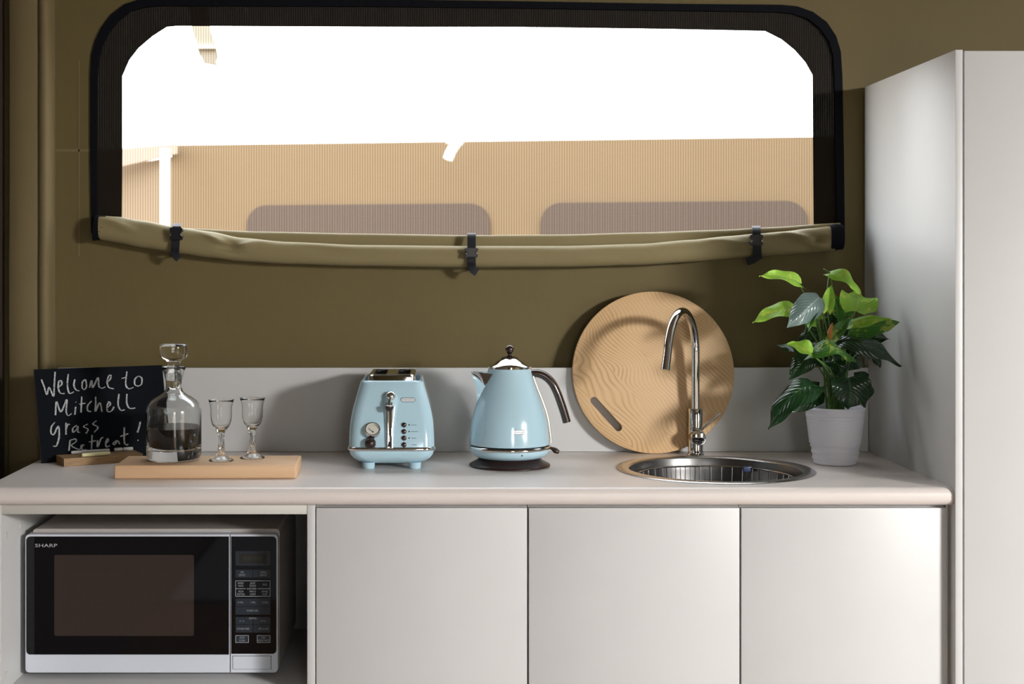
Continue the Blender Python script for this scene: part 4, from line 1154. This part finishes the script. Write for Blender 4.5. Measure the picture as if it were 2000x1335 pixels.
# base px, base d, tip px, tip d, width px, arch (m), normal, fold, curl, material
LV = [
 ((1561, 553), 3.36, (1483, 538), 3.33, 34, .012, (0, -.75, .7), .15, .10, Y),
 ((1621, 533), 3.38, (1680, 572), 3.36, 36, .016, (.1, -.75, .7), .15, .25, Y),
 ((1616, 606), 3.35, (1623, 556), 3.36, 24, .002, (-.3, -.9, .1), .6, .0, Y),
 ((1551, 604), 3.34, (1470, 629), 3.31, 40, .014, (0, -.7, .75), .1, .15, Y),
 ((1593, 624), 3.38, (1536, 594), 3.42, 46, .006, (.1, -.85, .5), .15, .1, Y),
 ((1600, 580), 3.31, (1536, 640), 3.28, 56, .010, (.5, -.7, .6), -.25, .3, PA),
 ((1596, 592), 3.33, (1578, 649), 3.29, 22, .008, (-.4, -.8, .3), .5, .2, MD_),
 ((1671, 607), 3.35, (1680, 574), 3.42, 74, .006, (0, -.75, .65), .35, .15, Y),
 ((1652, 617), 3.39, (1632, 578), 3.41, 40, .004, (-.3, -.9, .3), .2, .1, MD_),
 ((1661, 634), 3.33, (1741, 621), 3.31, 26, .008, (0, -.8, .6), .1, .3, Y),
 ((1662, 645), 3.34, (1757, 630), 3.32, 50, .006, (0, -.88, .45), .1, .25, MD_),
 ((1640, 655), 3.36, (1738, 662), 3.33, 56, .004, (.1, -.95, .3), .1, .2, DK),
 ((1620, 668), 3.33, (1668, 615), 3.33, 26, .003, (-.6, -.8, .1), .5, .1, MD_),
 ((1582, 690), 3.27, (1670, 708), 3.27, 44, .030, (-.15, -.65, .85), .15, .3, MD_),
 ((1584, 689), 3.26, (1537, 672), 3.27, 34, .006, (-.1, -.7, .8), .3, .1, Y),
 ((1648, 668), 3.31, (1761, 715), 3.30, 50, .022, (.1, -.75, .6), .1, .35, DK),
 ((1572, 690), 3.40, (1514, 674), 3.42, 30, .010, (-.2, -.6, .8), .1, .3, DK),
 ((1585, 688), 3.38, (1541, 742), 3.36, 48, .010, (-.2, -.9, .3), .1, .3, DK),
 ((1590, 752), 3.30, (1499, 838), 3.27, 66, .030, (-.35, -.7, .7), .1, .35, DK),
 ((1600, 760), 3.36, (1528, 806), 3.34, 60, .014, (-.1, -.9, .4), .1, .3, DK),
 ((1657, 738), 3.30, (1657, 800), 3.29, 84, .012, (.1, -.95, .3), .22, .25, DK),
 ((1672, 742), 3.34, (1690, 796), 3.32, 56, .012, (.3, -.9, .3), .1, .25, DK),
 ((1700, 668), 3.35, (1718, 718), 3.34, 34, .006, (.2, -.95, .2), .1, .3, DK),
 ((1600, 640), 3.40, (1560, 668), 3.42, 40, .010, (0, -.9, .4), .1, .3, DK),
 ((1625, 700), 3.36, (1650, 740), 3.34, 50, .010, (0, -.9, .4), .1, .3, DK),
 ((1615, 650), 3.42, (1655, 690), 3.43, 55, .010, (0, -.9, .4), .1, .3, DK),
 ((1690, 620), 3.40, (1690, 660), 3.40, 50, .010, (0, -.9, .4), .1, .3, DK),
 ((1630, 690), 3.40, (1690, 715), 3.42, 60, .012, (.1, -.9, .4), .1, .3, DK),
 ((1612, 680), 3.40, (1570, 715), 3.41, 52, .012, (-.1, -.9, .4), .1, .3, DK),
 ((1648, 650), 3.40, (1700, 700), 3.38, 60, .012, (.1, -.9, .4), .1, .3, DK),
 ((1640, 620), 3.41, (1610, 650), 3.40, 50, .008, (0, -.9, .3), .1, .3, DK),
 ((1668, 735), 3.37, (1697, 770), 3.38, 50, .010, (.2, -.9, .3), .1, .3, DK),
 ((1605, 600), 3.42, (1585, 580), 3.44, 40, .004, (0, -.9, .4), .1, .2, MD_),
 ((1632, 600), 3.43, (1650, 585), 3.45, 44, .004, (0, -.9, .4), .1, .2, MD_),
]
b = new()
for i, (p0, d0, p1, d1, w, ar, nr, fo, cu_, mi) in enumerate(LV):
    leaf(b, P(*p0, d0), P(*p1, d1), w*3.35/F*1.15, ar, nr, fo+.08, .085, .16, mi, cu_, i)
for v in b.verts: v.co.x = min(v.co.x, CX-.003)
me_o = obj('foliage', b, ['leaf_young_lit', 'leaf_dark', 'leaf_mid', 'leaf_pale'], pl, angle=180)
b = new(); random.seed(11)
for i, (p0, d0, p1, d1, *_r) in enumerate(LV):
    a = 2*PI*i/len(LV)*2.4; s0_ = PC+Vector((.020*math.cos(a), .018*math.sin(a)-.006, PH-.024)); e_ = P(*p0, d0)
    mid = s0_.lerp(e_, .55); mid.x = s0_.x*.55+e_.x*.45+(.006 if i % 2 else -.004); mid.z += .02 if e_.z > s0_.z+.08 else .035
    tube(b, catmull([s0_, mid, e_], 7), [.0024-.0011*k/14 for k in range(15)], 8)
tube(b, catmull([P(1616, 565, 3.36), P(1618, 545, 3.37), P(1621, 533, 3.38), P(1609, 525, 3.37)], 4), .0014, 8)
obj('stem', b, 'stem', pl)
b = new(); tube(b, [P(1622, 664, 3.31), P(1620, 650, 3.31), P(1624, 638, 3.31), P(1626, 630, 3.31)], [.002, .006, .0045, .0008], 10); obj('bud_sheath', b, 'bud', pl, label='orange sheath')
